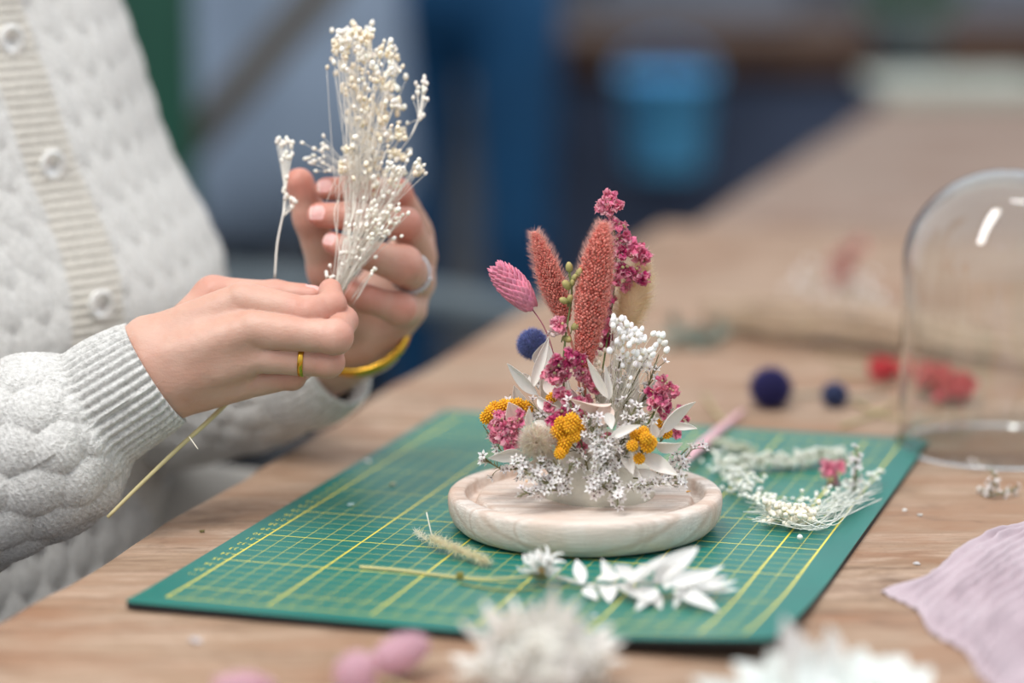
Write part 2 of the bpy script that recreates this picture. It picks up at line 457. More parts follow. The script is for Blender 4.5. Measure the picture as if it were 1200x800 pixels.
# ================================================================ sculpting with distance fields
import openvdb
def sd_cone(P, a, b, r1, r2):
    a = np.asarray(a, np.float32); b = np.asarray(b, np.float32)
    ba = b - a; pa = P - a
    h = np.clip((pa @ ba) / (ba @ ba + 1e-9), 0, 1)
    q = pa - h[..., None] * ba
    return np.sqrt((q * q).sum(-1)) - (r1 + (r2 - r1) * h)
def sd_ell(P, c, r, M=None):
    q = P - np.asarray(c, np.float32)
    if M is not None: q = q @ np.asarray(M, np.float32)
    r = np.asarray(r, np.float32)
    k0 = np.sqrt(((q / r) ** 2).sum(-1)); k1 = np.sqrt(((q / (r * r)) ** 2).sum(-1)) + 1e-6
    return k0 * (k0 - 1) / k1
def smin(a, b, k):
    if k <= 0: return np.minimum(a, b)
    h = np.clip(k - np.abs(a - b), 0, None) / k
    return np.minimum(a, b) - h * h * k * .25
def eval_group(P, prims, k):
    d = None
    for p in prims:
        if p[0] == 'c': q = sd_cone(P, *p[1:5])
        elif p[0] == 'e': q = sd_ell(P, *p[1:])
        d = q if d is None else smin(d, q, k)
    return d
def sdf_mesh(groups, voxel, kmain, extra=None, smooth=0):
    """groups: list of (prims, k_inside, k_join)"""
    pts, rr = [], 0
    for prims, k, kj in groups:
        for p in prims:
            if p[0] == 'c':
                r = max(p[3], p[4]); pts += [np.asarray(p[1]) - r, np.asarray(p[1]) + r, np.asarray(p[2]) - r, np.asarray(p[2]) + r]
            else:
                r = max(p[2]); pts += [np.asarray(p[1]) - r, np.asarray(p[1]) + r]
    lo = np.min(pts, 0) - 2.5 * voxel; hi = np.max(pts, 0) + 2.5 * voxel
    n = np.ceil((hi - lo) / voxel).astype(int) + 1
    D = np.empty(n, np.float32)
    gx, gy, gz = [lo[i] + np.arange(n[i]) * voxel for i in range(3)]
    for i0 in range(0, n[0], 24):
        X, Y, Z = np.meshgrid(gx[i0:i0+24], gy, gz, indexing='ij')
        P = np.stack([X, Y, Z], -1).astype(np.float32)
        d = None
        for prims, k, kj in groups:
            q = eval_group(P, prims, k)
            d = q if d is None else smin(d, q, kj)
        if extra is not None: d = extra(P, d)
        D[i0:i0+24] = d
    g = openvdb.FloatGrid(background=float(3 * voxel))
    g.copyFromArray(np.clip(D, -3 * voxel, 3 * voxel))
    p, tri, quad = g.convertToPolygons(isovalue=0.0, adaptivity=0.0)
    p = np.asarray(p, float) * voxel + lo
    quad = np.asarray(quad)[:, ::-1] if len(quad) else np.zeros((0, 4), int)
    return p, quad.astype(int), np.asarray(tri).astype(int)

def vnormals(p, quad):
    a = np.cross(p[quad[:, 2]] - p[quad[:, 0]], p[quad[:, 3]] - p[quad[:, 1]])
    N = np.zeros_like(p)
    for i in range(4): np.add.at(N, quad[:, i], a)
    return N / (np.linalg.norm(N, axis=1)[:, None] + 1e-9)

# ---------------------------------------------------------------- skin, cloth
m, nt, b = mat_new('skin'); M_skin = m
a = nd(nt, 'ShaderNodeAttribute', attribute_name='Col')
n1 = noise(nt, mapping(nt), 90, 4, .6)
blotch = mixc(nt, ramp(nt, n1, [(.35, (0, 0, 0)), (.75, (.45, .45, .45))]), a.outputs['Color'], mixc(nt, 1.0, a.outputs['Color'], (.93, .74, .70), 'MULTIPLY'))
nt.links.new(blotch, b.inputs['Base Color'])
b.inputs['Roughness'].default_value = .46; b.inputs['Specular IOR Level'].default_value = .4
b.inputs['Subsurface Weight'].default_value = .22; b.inputs['Subsurface Radius'].default_value = (1.0, .42, .25); b.inputs['Subsurface Scale'].default_value = .002
bump(nt, b, mathn(nt, 'ADD', noise(nt, mapping(nt), 900, 3, .6), mathn(nt, 'MULTIPLY', noise(nt, mapping(nt, (1, 1, 2.4), (0, .3, .2)), 260, 3), 1.5)), .22, .0006)

def knit_mat(name, col, col2):
    m, nt, b = mat_new(name)
    n1 = noise(nt, mapping(nt), 420, 4, .7)
    a = nd(nt, 'ShaderNodeAttribute', attribute_name='Col')
    out = mixc(nt, 1.0, ramp(nt, n1, [(.3, col2), (.65, col)]), a.outputs['Color'], 'MULTIPLY')
    nt.links.new(out, b.inputs['Base Color']); b.inputs['Roughness'].default_value = .95
    b.inputs['Specular IOR Level'].default_value = .1
    b.inputs['Sheen Weight'].default_value = .35; b.inputs['Sheen Roughness'].default_value = .6
    bump(nt, b, n1, .8, .0022)
    return m
M_knit = knit_mat('white_wool_knit', srgb('#E4E2DD'), srgb('#B9B7B2'))
M_rib = knit_mat('cream_rib_knit', srgb('#E9E2D6'), srgb('#C2B9AA'))

# ---------------------------------------------------------------- the two hands
D = at_depth
def J(x, y, d): return D(x, y, d)
def finger(pts, rads, k=.25):
    P = [J(*q) for q in pts]
    pr = []
    for i in range(len(P) - 1): pr.append(('c', P[i], P[i+1], rads[i], rads[i+1]))
    return pr
view = unit(ray(350, 380))

# right hand: back of the hand to the viewer, pinching the stems
RH = {}
RH['index'] = [(283, 352, 128.9), (362, 367, 128.0), (389, 357, 128.9), (387, 340, 130.4)]
RH['middle'] = [(297, 386, 127.9), (393, 395, 127.3), (402, 376, 129.4), (394, 362, 131.0)]
RH['ring'] = [(300, 417, 128.5), (385, 424, 128.3), (388, 408, 130.8), (376, 392, 132.3)]
RH['little'] = [(287, 448, 129.6), (342, 440, 129.6), (362, 426, 131.8), (362, 410, 133.0)]
RH['thumb'] = [(215, 385, 131.2), (250, 346, 131.6), (322, 347, 131.4), (366, 347, 131.0)]
rr = {'index': (.95, .80, .70, .60), 'middle': (.95, .82, .72, .60), 'ring': (.88, .74, .66, .56), 'little': (.84, .66, .60, .50), 'thumb': (1.15, .98, .80, .62)}
gR = []
palm = [('c', J(178, 402, 129.6), J(283, 352, 128.9), 1.35, .92), ('c', J(180, 425, 129.0), J(297, 386, 127.9), 1.45, .93),
        ('c', J(184, 448, 129.1), J(300, 417, 128.5), 1.45, .90), ('c', J(190, 466, 129.8), J(287, 448, 129.6), 1.25, .86),
        ('c', J(180, 430, 130.4), J(270, 400, 130.0), 1.6, 1.2),
        ('c', J(30, 518, 130.0), J(176, 414, 129.8), 2.0, 1.75), ('c', J(30, 530, 130.2), J(186, 452, 130.0), 2.0, 1.75)]
gR.append((palm, .65, 0))
gR.append((finger(RH['thumb'], rr['thumb']), .35, .45))
for f in ('little', 'ring', 'middle', 'index'):
    pr = finger(RH[f], rr[f])
    # knuckle swellings
    p1 = J(*RH[f][1]); pr.append(('c', p1, p1 + unit(view) * .3, rr[f][1] * 1.04, rr[f][1] * 1.0))
    gR.append((pr, .24, .05))
# left hand: palm to the viewer, fingers folding round the flower stems
LH = {}
LH['thumb'] = [(408, 372, 140.0), (383, 318, 138.2), (364, 255, 136.6), (351, 214, 136.0)]
LH['index'] = [(487, 270, 141.5), (466, 226, 137.5), (412, 221, 135.4), (382, 221, 135.2)]
LH['middle'] = [(491, 300, 141.0), (475, 262, 136.0), (408, 253, 134.0), (374, 252, 133.9)]
LH['ring'] = [(490, 330, 140.2), (472, 310, 134.8), (420, 296, 133.6), (390, 284, 133.9)]
LH['little'] = [(478, 360, 139.4), (468, 362, 135.6), (430, 350, 134.6), (402, 338, 134.8)]
rl = {'thumb': (1.35, .98, .86, .78), 'index': (.92, .78, .68, .60), 'middle': (.95, .84, .74, .66), 'ring': (.95, 1.02, .72, .58), 'little': (.88, .86, .72, .56)}
gL = []
palmL = [('c', J(418, 395, 141.8), J(487, 275, 141.8), 1.6, 1.0), ('c', J(420, 395, 141.6), J(491, 302, 141.4), 1.6, 1.0),
         ('c', J(430, 398, 141.4), J(489, 332, 140.8), 1.5, 1.0), ('c', J(440, 395, 141.2), J(478, 362, 140.0), 1.4, 1.05),
         ('c', J(412, 385, 141.4), J(392, 330, 139.6), 1.5, 1.1), ('c', J(430, 375, 141.0), J(455, 330, 141.5), 1.7, 1.4),
         ('c', J(320, 449, 147.3), J(408, 392, 141.8), 2.1, 1.75), ('c', J(325, 456, 147), J(432, 402, 142.0), 2.1, 1.65)]
gL.append((palmL, .8, 0))
gL.append((finger(LH['thumb'], rl['thumb']), .5, .5))
for f in ('little', 'ring', 'middle', 'index'):
    gL.append((finger(LH[f], rl[f]), .28, .06))

def nail_info(chain, width, tilt):
    "nail bed centre, along, across, normal"
    a, b_ = J(*chain[-2]), J(*chain[-1])
    al = unit(b_ - a); n = unit(tilt - al * np.dot(tilt, al)); ac = np.cross(n, al)
    return b_, al, ac, n, width
toward = -view
nails = [nail_info(LH['index'], .34, toward + np.array([0, 0, .35])), nail_info(LH['middle'], .37, toward + np.array([0, 0, .25])),
         nail_info(LH['ring'], .32, toward + np.array([0, 0, .25])), nail_info(RH['thumb'], .42, np.array([0.1, .2, 1.0]))]
skin0 = np.array(srgb('#C79F8C')); skin_red = np.array(srgb('#C67565')); skin_pale = np.array(srgb('#DAB7A6')); nailc = np.array(srgb('#E6B8B2'))
def colour_skin(p, N, chains, strong, base=None):
    col = np.tile(skin0 if base is None else base, (len(p), 1))
    red = np.zeros(len(p))
    for ch in chains.values():
        pts = [J(*q) for q in ch]
        for q, s in ((pts[1], 1.0), (pts[2], .8), (pts[3], 1.0)):
            red = np.maximum(red, s * np.exp(-((p - q) ** 2).sum(1) / (1.0 ** 2)))
    red = np.clip(red * strong + .12 * vnoise(p, 1.6), 0, 1)
    col = col * (1 - red[:, None]) + skin_red * red[:, None]
    pale = np.clip(vnoise(p + 9, 1.1), 0, 1) * .35
    col = col * (1 - pale[:, None]) + skin_pale * pale[:, None]
    return col
def shape_nails(p, N, col):
    for c, al, ac, n, w in nails:
        q = p - c
        x, y, z = q @ ac, q @ al, q @ n
        inside = (z > 0) & (np.linalg.norm(q, axis=1) < 1.6)
        e = (x / w) ** 4 + ((y - .12) / (w * 1.05)) ** 4
        m_ = inside & (e < 1.0)
        rim = inside & (e >= 1.0) & (e < 2.2)
        p[rim] -= n * 0.0; p[m_] -= n * .045
        col[m_] = nailc * 1.0
        tip = m_ & ((y - .12) > w * .72)
        col[tip] = np.array(srgb('#E9CFC6'))
    return p, col
def tendons(P, d):
    return d
body = MB()
for groups, chains, strong in ((gR, RH, .7), (gL, LH, 1.15)):
    p, quad, tri = sdf_mesh(groups, .065, .1)
    N = vnormals(p, quad)
    # knuckle wrinkles and soft unevenness
    amp = .02 * vnoise(p, .9) + .008 * vnoise(p, .33)
    for ch in chains.values():
        for k_ in (1, 2):
            c = J(*ch[k_]); ax = unit(J(*ch[k_]) - J(*ch[k_ - 1]))
            t = (p - c) @ ax; rad = np.linalg.norm(p - c, axis=1)
            back = np.clip(N @ toward + .1, 0, 1)
            amp -= .026 * back * np.exp(-(rad / .95) ** 4) * np.exp(-(t / .28) ** 2) * (.5 + .5 * np.cos(t * 2 * PI / .17))
    if chains is RH:
        for f in ('index', 'middle', 'ring', 'little'):     # extensor tendons on the back of the hand
            a_, b_ = D(165, 420, 127.5), J(*RH[f][0])
            ba = b_ - a_; h = np.clip(((p - a_) @ ba) / (ba @ ba), 0, 1.0)
            q = p - a_ - h[:, None] * ba; q -= np.outer(q @ toward, toward)
            amp += .075 * np.exp(-(np.linalg.norm(q, axis=1) / .28) ** 2) * np.clip(N @ toward, 0, 1) * (h > .25) * smooth01((h - .25) / .4) * smooth01((1 - h) / .2)
    p = p + N * amp[:, None]
    col = colour_skin(p, N, chains, strong)
    p, col = shape_nails(p, N, col)
    body.add(p, quad, 0, col)
# upper body under the clothes, neck and head above the frame, legs below
tz = lambda x, y, z: np.array([x, y, z], float)
hp = tz(-34, 150, -14)
PSI = math.radians(40)
fr = np.array([math.sin(PSI), -math.cos(PSI), 0]); lf = np.array([math.cos(PSI), math.sin(PSI), 0])      # her front, her left
MF = np.stack([lf, fr, [0, 0, 1]], 1)
trunk = [('e', tz(-38, 149, 10), (11.5, 7.5, 22), MF), ('e', tz(-43, 149, 34), (9.5, 7, 16), MF), ('e', hp + [-3, 0, 0], (12.5, 9, 12), MF), ('c', tz(-45, 149, 44), tz(-41, 149, 68), 5.2, 5.0)]
SHR, ELR = J(-470, -430, 140), J(-300, 545, 131)
SHL, ELL = J(-40, -400, 164), J(120, 445, 159.5)
arms = [('c', SHR, ELR, 4.4, 3.4), ('c', ELR, J(100, 478, 130), 3.3, 2.2),
        ('c', SHL, ELL, 4.4, 3.2), ('c', ELL, J(330, 448, 147.2), 2.8, 2.0)]
hc = tz(-39, 148, 81)
hq = lambda a, f, z: hc + lf * a + fr * f + [0, 0, z]
head = [('e', hc, (7.6, 9.6, 11.2), MF), ('e', hq(0, 3.5, -7), (5.4, 6, 6), MF), ('e', hq(0, 9.9, -2.5), (1.3, 1.8, 2.4), MF),
        ('e', hq(-7.8, 0, -1.5), (.9, 1.8, 2.8), MF), ('e', hq(7.8, 0, -1.5), (.9, 1.8, 2.8), MF), ('e', hq(0, 8.6, -6.8), (2.3, 1.5, .6), MF), ('e', hq(0, 8.5, -8.2), (2.1, 1.5, .7), MF)]
p, quad, tri = sdf_mesh([(trunk, 5, 0), (arms, 2, 3), (head, 1.0, 2.5)], .7, 2)
body.add(p, quad, 0, np.tile(skin0, (len(p), 1)))
person = thing('person', (-34, 150, -TABLE_Z), 'person in a white knitted cardigan sitting at the table edge holding cream dried flowers', 'person')
body.build('body', M_skin, person)
# trousers: thighs under the table, shins to the floor, shoes
M_trouser = plain('light_grey_trousers', '#A9A49C', .9, .15, 20, bstr=.2)
M_shoe = plain('dark_leather_shoe', '#33302e', .5, .2, 10)
KR, KL = tz(6, 141, -17), tz(12, 167, -18)
tr = [('e', hp + [0, 0, -4], (15, 12, 12), MF), ('c', hp + lf * -7 + fr * 2 + [0, 0, -5], KR, 8.6, 7.0), ('c', KR, KR + [2, -1, -52], 6.6, 4.6),
      ('c', hp + lf * 7 + fr * 2 + [0, 0, 4], KL, 8.6, 7.0), ('c', KL, KL + [2, -1, -52], 6.6, 4.6)]
p, quad, tri = sdf_mesh([(tr, 3, 0)], .8, 2); tm = MB(); tm.add(p, quad); tm.build('trousers', M_trouser, person)
for K_ in (KR, KL):
    p, quad, tri = sdf_mesh([([('c', K_ + [0, -1, -56.5], K_ + [15, -2, -58.4], 4.6, 3.2)], 1, 0)], .6, 2)
    p[:, 2] = np.maximum(p[:, 2], -77.9); tm = MB(); tm.add(p, quad); tm.build('shoe', M_shoe, person)
hr = [('e', hq(0, -2.5, 2.5), (8.9, 10.2, 11), MF), ('e', hq(0, -7, -9), (8.2, 5.5, 15), MF)]
p, quad, tri = sdf_mesh([(hr, 3, 0)], .6, 2); tm = MB(); tm.add(p, quad); tm.build('hair', plain('brown_hair', '#5a4130', .6, .3, 60), person)
st = thing('stool', (-34, 150, -TABLE_Z), 'stool under the person in the white cardigan', 'stool')
mb = MB(); mb.lathe([(.1, -34.2), (16, -34.2), (17, -33.2), (17, -31.8), (16, -30.8), (.1, -30.6)], 40, (-34, 150, 0)); mb.build('seat', M_dark_wood, st)
for sx_ in (-1, 1):
    for sy_ in (-1, 1):
        mb = MB(); mb.tube([(-34 + 9 * sx_, 150 + 9 * sy_, -34), (-34 + 13 * sx_, 150 + 13 * sy_, -TABLE_Z)], 1.5, 10); mb.build('leg', M_dark_wood, st)
CUR['o'] = np.array([-34, 150, -TABLE_Z], float)

# ---------------------------------------------------------------- the cardigan
def puffs(u, v, cu, cv, rise=1.0):
    "staggered pointed-oval puffs; u, v in cm; returns height 0..1 and a 0..1 lace mask"
    h = np.zeros_like(u)
    row0 = np.floor(v / cv)
    for dr in (-1, 0, 1):
        r = row0 + dr
        uu = u / cu - .5 * (r % 2)
        k = np.round(uu)
        du = (uu - k) * cu; dv = v - (r + .5) * cv
        t = dv / (cv * .86)
        wv = cu * .56 * (1 - .35 * t)                      # broader at the head, pointed at the tail
        e = (du / wv) ** 2 + t ** 2
        h = np.maximum(h, np.sqrt(np.clip(1 - e, 0, 1)) * (1 - .25 * t))
    return h
def tube_frames(cl, n):
    P = spline(cl, n); T = np.gradient(P, axis=0); T /= np.linalg.norm(T, axis=1)[:, None]
    x = basis(T[0])[:, 0]; X, Y = [], []
    for t in T:
        x = unit(x - t * np.dot(x, t)); X.append(x); Y.append(np.cross(t, x))
    L = np.r_[0, np.cumsum(np.linalg.norm(np.diff(P, axis=0), axis=1))]
    return P, T, np.array(X), np.array(Y), L
def sleeve(cl, rad, cuff_len, nu, nv, name, puff_h=.42, cu=2.2, cv=2.0, body_mesh=True):
    "centre line from the cuff end up the arm; rad(t in cm)"
    P, T, X, Y, L = tube_frames(cl, nu)
    th = np.linspace(0, 2 * PI, nv, endpoint=False)
    R = rad(L)
    U = th[None, :] * R[:, None]; V = L[:, None] + 0 * th[None]
    cz = smooth01((V - cuff_len) / .9)
    circ = 2 * PI * 4.2; ncol = round(circ / cu)
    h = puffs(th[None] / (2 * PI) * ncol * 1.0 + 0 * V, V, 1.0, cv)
    stitch = .035 * np.sin(V / .26 * 2 * PI) * (h > .05) * np.abs(np.cos(U / .30 * PI))
    rib = .5 + .5 * np.cos(th[None] * 40 + .6 * np.sin(V * .9)) + 0 * V
    knit_r = .03 * np.sin(V / .2 * 2 * PI + th[None] * 3)
    disp = cz * (puff_h * h + stitch) + (1 - cz) * (.17 * rib ** .7 + knit_r * .6) + .09 * vnoise(np.stack([U, V, 0 * V], -1), 2.2)
    roll = np.exp(-(V / .35) ** 2) * -.12
    rr_ = R[:, None] + disp + roll
    q = P[:, None] + rr_[..., None] * (np.cos(th)[None, :, None] * X[:, None] + np.sin(th)[None, :, None] * Y[:, None])
    mb = MB()
    lace_shade = 1 - .34 * cz * (h < .12) - .14 * (1 - cz) * (rib < .3)  # shade painted into the lacy gaps and the rib valleys of the cuff
    col = lace_shade[..., None] * np.ones(3)
    # turned-in edge
    inner = P[:1, None] + T[:1, None] * 1.2 + (R[0] - .35) * (np.cos(th)[None, :, None] * X[:1, None] + np.sin(th)[None, :, None] * Y[:1, None])
    edge = P[:1, None] + T[:1, None] * .0 + (R[0] - .2) * (np.cos(th)[None, :, None] * X[:1, None] + np.sin(th)[None, :, None] * Y[:1, None])
    Q = np.concatenate([inner, edge, q]); cc = np.concatenate([col[:1], col[:1], col])
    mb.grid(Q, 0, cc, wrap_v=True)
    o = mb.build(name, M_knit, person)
    N = unit_rows(np.cos(th)[None, :, None] * X[:, None] + np.sin(th)[None, :, None] * Y[:, None])
    return o, q, N
def unit_rows(a): return a / np.linalg.norm(a, axis=-1, keepdims=True)
def fuzz(q, N, n, length, rad, name, mat):
    "fine loose wool fibres standing off a knitted surface"
    Q = q.reshape(-1, 3); NN = N.reshape(-1, 3)
    vis = np.where((NN @ (-view)) > -.25)[0]
    k = rng.choice(vis, n)
    base = Q[k]; d = unit_rows(NN[k] + .9 * rng.normal(size=(n, 3)))
    ln = length * rng.uniform(.4, 1.3, n)
    mid = base + d * ln[:, None] * .5 + rng.normal(size=(n, 3)) * .06
    tip = mid + unit_rows(d + rng.normal(size=(n, 3)) * .7) * ln[:, None] * .5
    side = unit_rows(np.cross(d, rng.normal(size=(n, 3)))) * rad
    s2 = unit_rows(np.cross(d, side)) * rad
    V = np.stack([base - side, base + side, base + s2 * 1.5, mid - side * .7, mid + side * .7, mid + s2, tip], 1)
    f = np.array([[0, 1, 4, 3], [1, 2, 5, 4], [2, 0, 3, 5]]); g = np.array([[3, 4, 6], [4, 5, 6], [5, 3, 6]])
    off = (np.arange(n) * 7)[:, None, None]
    mb = MB(); mb.add(V.reshape(-1, 3), (f[None] + off).reshape(-1, 4)); 
    mb.f.append(((g[None] + off).reshape(-1, 3), 0))
    o = mb.build(name, mat, person); o['kind'] = 'stuff'
    return o
# near sleeve
cl = [J(182, 436, 130.0), J(140, 462, 130.0), J(100, 488, 130.0), J(30, 532, 130.0), J(-120, 590, 130.0), J(-290, 560, 131), J(-390, 350, 133), J(-440, 0, 137), J(-465, -330, 140)]
def rad_near(L): return 2.92 + .15 * smooth01(L / 3) + 1.15 * smooth01((L - 3.3) / 3.0) + .8 * smooth01((L - 10) / 10)
o, q, N = sleeve(cl, rad_near, 3.3, 760, 460, 'sleeve', puff_h=.62, cu=2.5, cv=2.25)
fuzz(q[:420], N[:420], 9000, .55, .0042, 'wool_fuzz', M_knit)
cl2 = [J(398, 428, 143.9), J(365, 445, 145.4), J(300, 449, 149), J(200, 468, 153.5), J(120, 455, 159), J(70, 300, 164), J(20, 0, 166), J(-30, -330, 165)]
def rad_far(L): return 2.38 + .3 * smooth01(L / 3) + 1.0 * smooth01((L - 3.5) / 4) + .6 * smooth01((L - 10) / 10)
sleeve(cl2, rad_far, 3.5, 420, 260, 'sleeve')
# torso
rows_y = np.array([-420, -300, -150, 0, 60, 120, 190, 250, 300, 345, 400, 470, 560, 620, 720, 860], float)
rows_x = np.array([10, 60, 95, 140, 165, 180, 201, 234, 260, 272, 262, 238, 210, 207, 196, 190], float)
nv = 560
ya = np.linspace(-420, 860, 720); xa = np.interp(ya, rows_y, rows_x)
xa = np.convolve(np.pad(xa, 20, mode='edge'), np.ones(41) / 41, 'valid')
A_, B_ = 16.5, 11.5
ext = 2.0 + math.sqrt((A_ * math.cos(PSI)) ** 2 + (B_ * math.sin(PSI)) ** 2)
th = np.linspace(-PI, PI, nv, endpoint=False)              # 0 = front centre
TD = 151.0
Q = np.zeros((len(ya), nv, 3)); NN = np.zeros_like(Q)
zc = np.array([D(0, y, TD)[2] for y in ya])
for i, (y, x) in enumerate(zip(ya, xa)):
    shr = 1 - .55 * smooth01((zc[i] - 44) / 12)            # shoulders close in to the neck
    c = D(x, y, TD) - np.array([ext, 0, 0]); 
    dirs = np.sin(th)[:, None] * lf * A_ + np.cos(th)[:, None] * fr * B_
    sup = np.abs(np.sin(th)) ** 2.4
    Q[i] = c + dirs * shr * (1 + .05 * sup[:, None])
    n_ = np.sin(th)[:, None] * lf / A_ + np.cos(th)[:, None] * fr / B_
    NN[i] = n_ / np.linalg.norm(n_, axis=1)[:, None]
arc = np.cumsum(np.r_[0, np.linalg.norm(np.diff(Q[300], axis=0), axis=1)]); arc -= arc[nv // 2]
U = np.tile(arc, (len(ya), 1)); V = np.tile(zc[:, None], (1, nv))
U0 = (4.3 - 1.1 * smooth01((ya - 220) / 140) + 12 * smooth01((ya - 400) / 260))[:, None]
band = smooth01((1.95 - np.abs(U - U0)) / .25)
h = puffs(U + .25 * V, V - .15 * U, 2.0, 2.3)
ribb = .5 + .5 * np.cos(V / .52 * 2 * PI)
big = .35 * vnoise(np.stack([U, V, 0 * V], -1), 6.0) + .16 * vnoise(np.stack([U, V * .6, 0 * V + 4], -1), 2.6)
disp = (1 - band) * .42 * h + band * (.30 + .13 * ribb) + big
Q = Q + NN * disp[..., None]
colr = np.where(band[..., None] > .5, np.array([.97, .93, .86]) * (1 - .10 * (ribb[..., None] < .3)), (.95 - .32 * (h[..., None] < .20)) * np.ones(3))  # painted shade: beige tint on the placket, darker knit gaps and rib valleys
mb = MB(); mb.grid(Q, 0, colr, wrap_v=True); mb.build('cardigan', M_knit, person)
# buttons down the placket
M_button, nt, b = mat_new('clear_pearl_button'); b.inputs['Base Color'].default_value = (*srgb('#E6E4DE'), 1); b.inputs['Roughness'].default_value = .18; b.inputs['Specular IOR Level'].default_value = .7
b.inputs['Transmission Weight'].default_value = .25; b.inputs['Coat Weight'].default_value = .5
for (bx, by) in ((60, 203), (10, 52), (116, 368), (-40, -100)):
    k = np.argmin([abs(D(0, y, TD)[2] - D(bx, by, TD - 10)[2]) for y in ya])
    j = int(np.argmin(np.abs(U[k] - U0[k, 0]))); c = Q[k, j - 3:j + 4].mean(0); n_ = NN[k, j]
    mb = MB(); B3 = basis(n_)
    mb.lathe([(.16, .10), (.42, .10), (.55, .24), (.80, .28), (.92, .18), (.92, .02), (.8, -.12), (.01, -.14)], 40, c + n_ * .12, 0, None, B3)
    for s_ in (-1, 1): mb.tube([c + n_ * .2 + B3[:, 0] * .2 * s_, c + n_ * .26, c + n_ * .2 - B3[:, 0] * .2 * s_], .05, 6)
    mb.build('button', M_button, person)
# ---------------------------------------------------------------- rings and bangle
M_gold = plain('gold', '#D8A93F', .22, .05, 30, metallic=1.0)
M_silver = plain('silver', '#C9C9CC', .2, .05, 30, metallic=1.0)
def ring(c, ax, R_, r_, mat, name, label, sx=1.0, gem=None):
    Bx = basis(ax); t = np.linspace(0, 2 * PI, 60, endpoint=False); s_ = np.linspace(0, 2 * PI, 12, endpoint=False)
    X = np.zeros((60, 12, 3))
    for i, a in enumerate(t):
        e = Bx[:, 0] * math.cos(a) + Bx[:, 1] * math.sin(a)
        X[i] = c + e * R_ + np.cos(s_)[:, None] * e * r_ + np.sin(s_)[:, None] * Bx[:, 2] * r_ * sx
    mb = MB(); mb.grid(X, wrap_u=True, wrap_v=True)
    if gem is not None:
        g = unit(gem - Bx[:, 2] * np.dot(gem, Bx[:, 2]))
        for k in range(-3, 4):
            cc = c + rot_axis(Bx[:, 2], k * .24) @ g * (R_ + r_ * .8)
            mb.lathe([(.01, -.12), (.12, -.1), (.16, 0), (.12, .09), (.05, .13), (.01, .14)], 10, cc, B=basis(cc - c))
    o = mb.build(name, mat, person); o['label'] = label; return o
a0, b0 = J(*RH['ring'][0]), J(*RH['ring'][1]); ax = unit(b0 - a0)
c = a0 + (b0 - a0) * .64; r_here = .88 + (.74 - .88) * .64
ring(c, ax, r_here + .035, .06, M_gold, 'finger_ring', 'thin gold ring', 2.4)
a0, b0 = J(*LH['ring'][0]), J(*LH['ring'][1]); c = a0 + (b0 - a0) * .52
ring(c, unit(b0 - a0), 1.04, .09, M_silver, 'finger_ring', 'chunky silver ring', 1.6, gem=J(495, 345, 137) - c)
wc = J(413, 378, 141.2); fa = unit(J(320, 462, 146.5) - wc)
ring(J(425, 392, 141.2), unit(.25 * R_WC[0] - .6 * R_WC[1] - .76 * R_WC[2]), 2.62, .20, M_gold, 'bangle', 'gold bangle', 1.5)

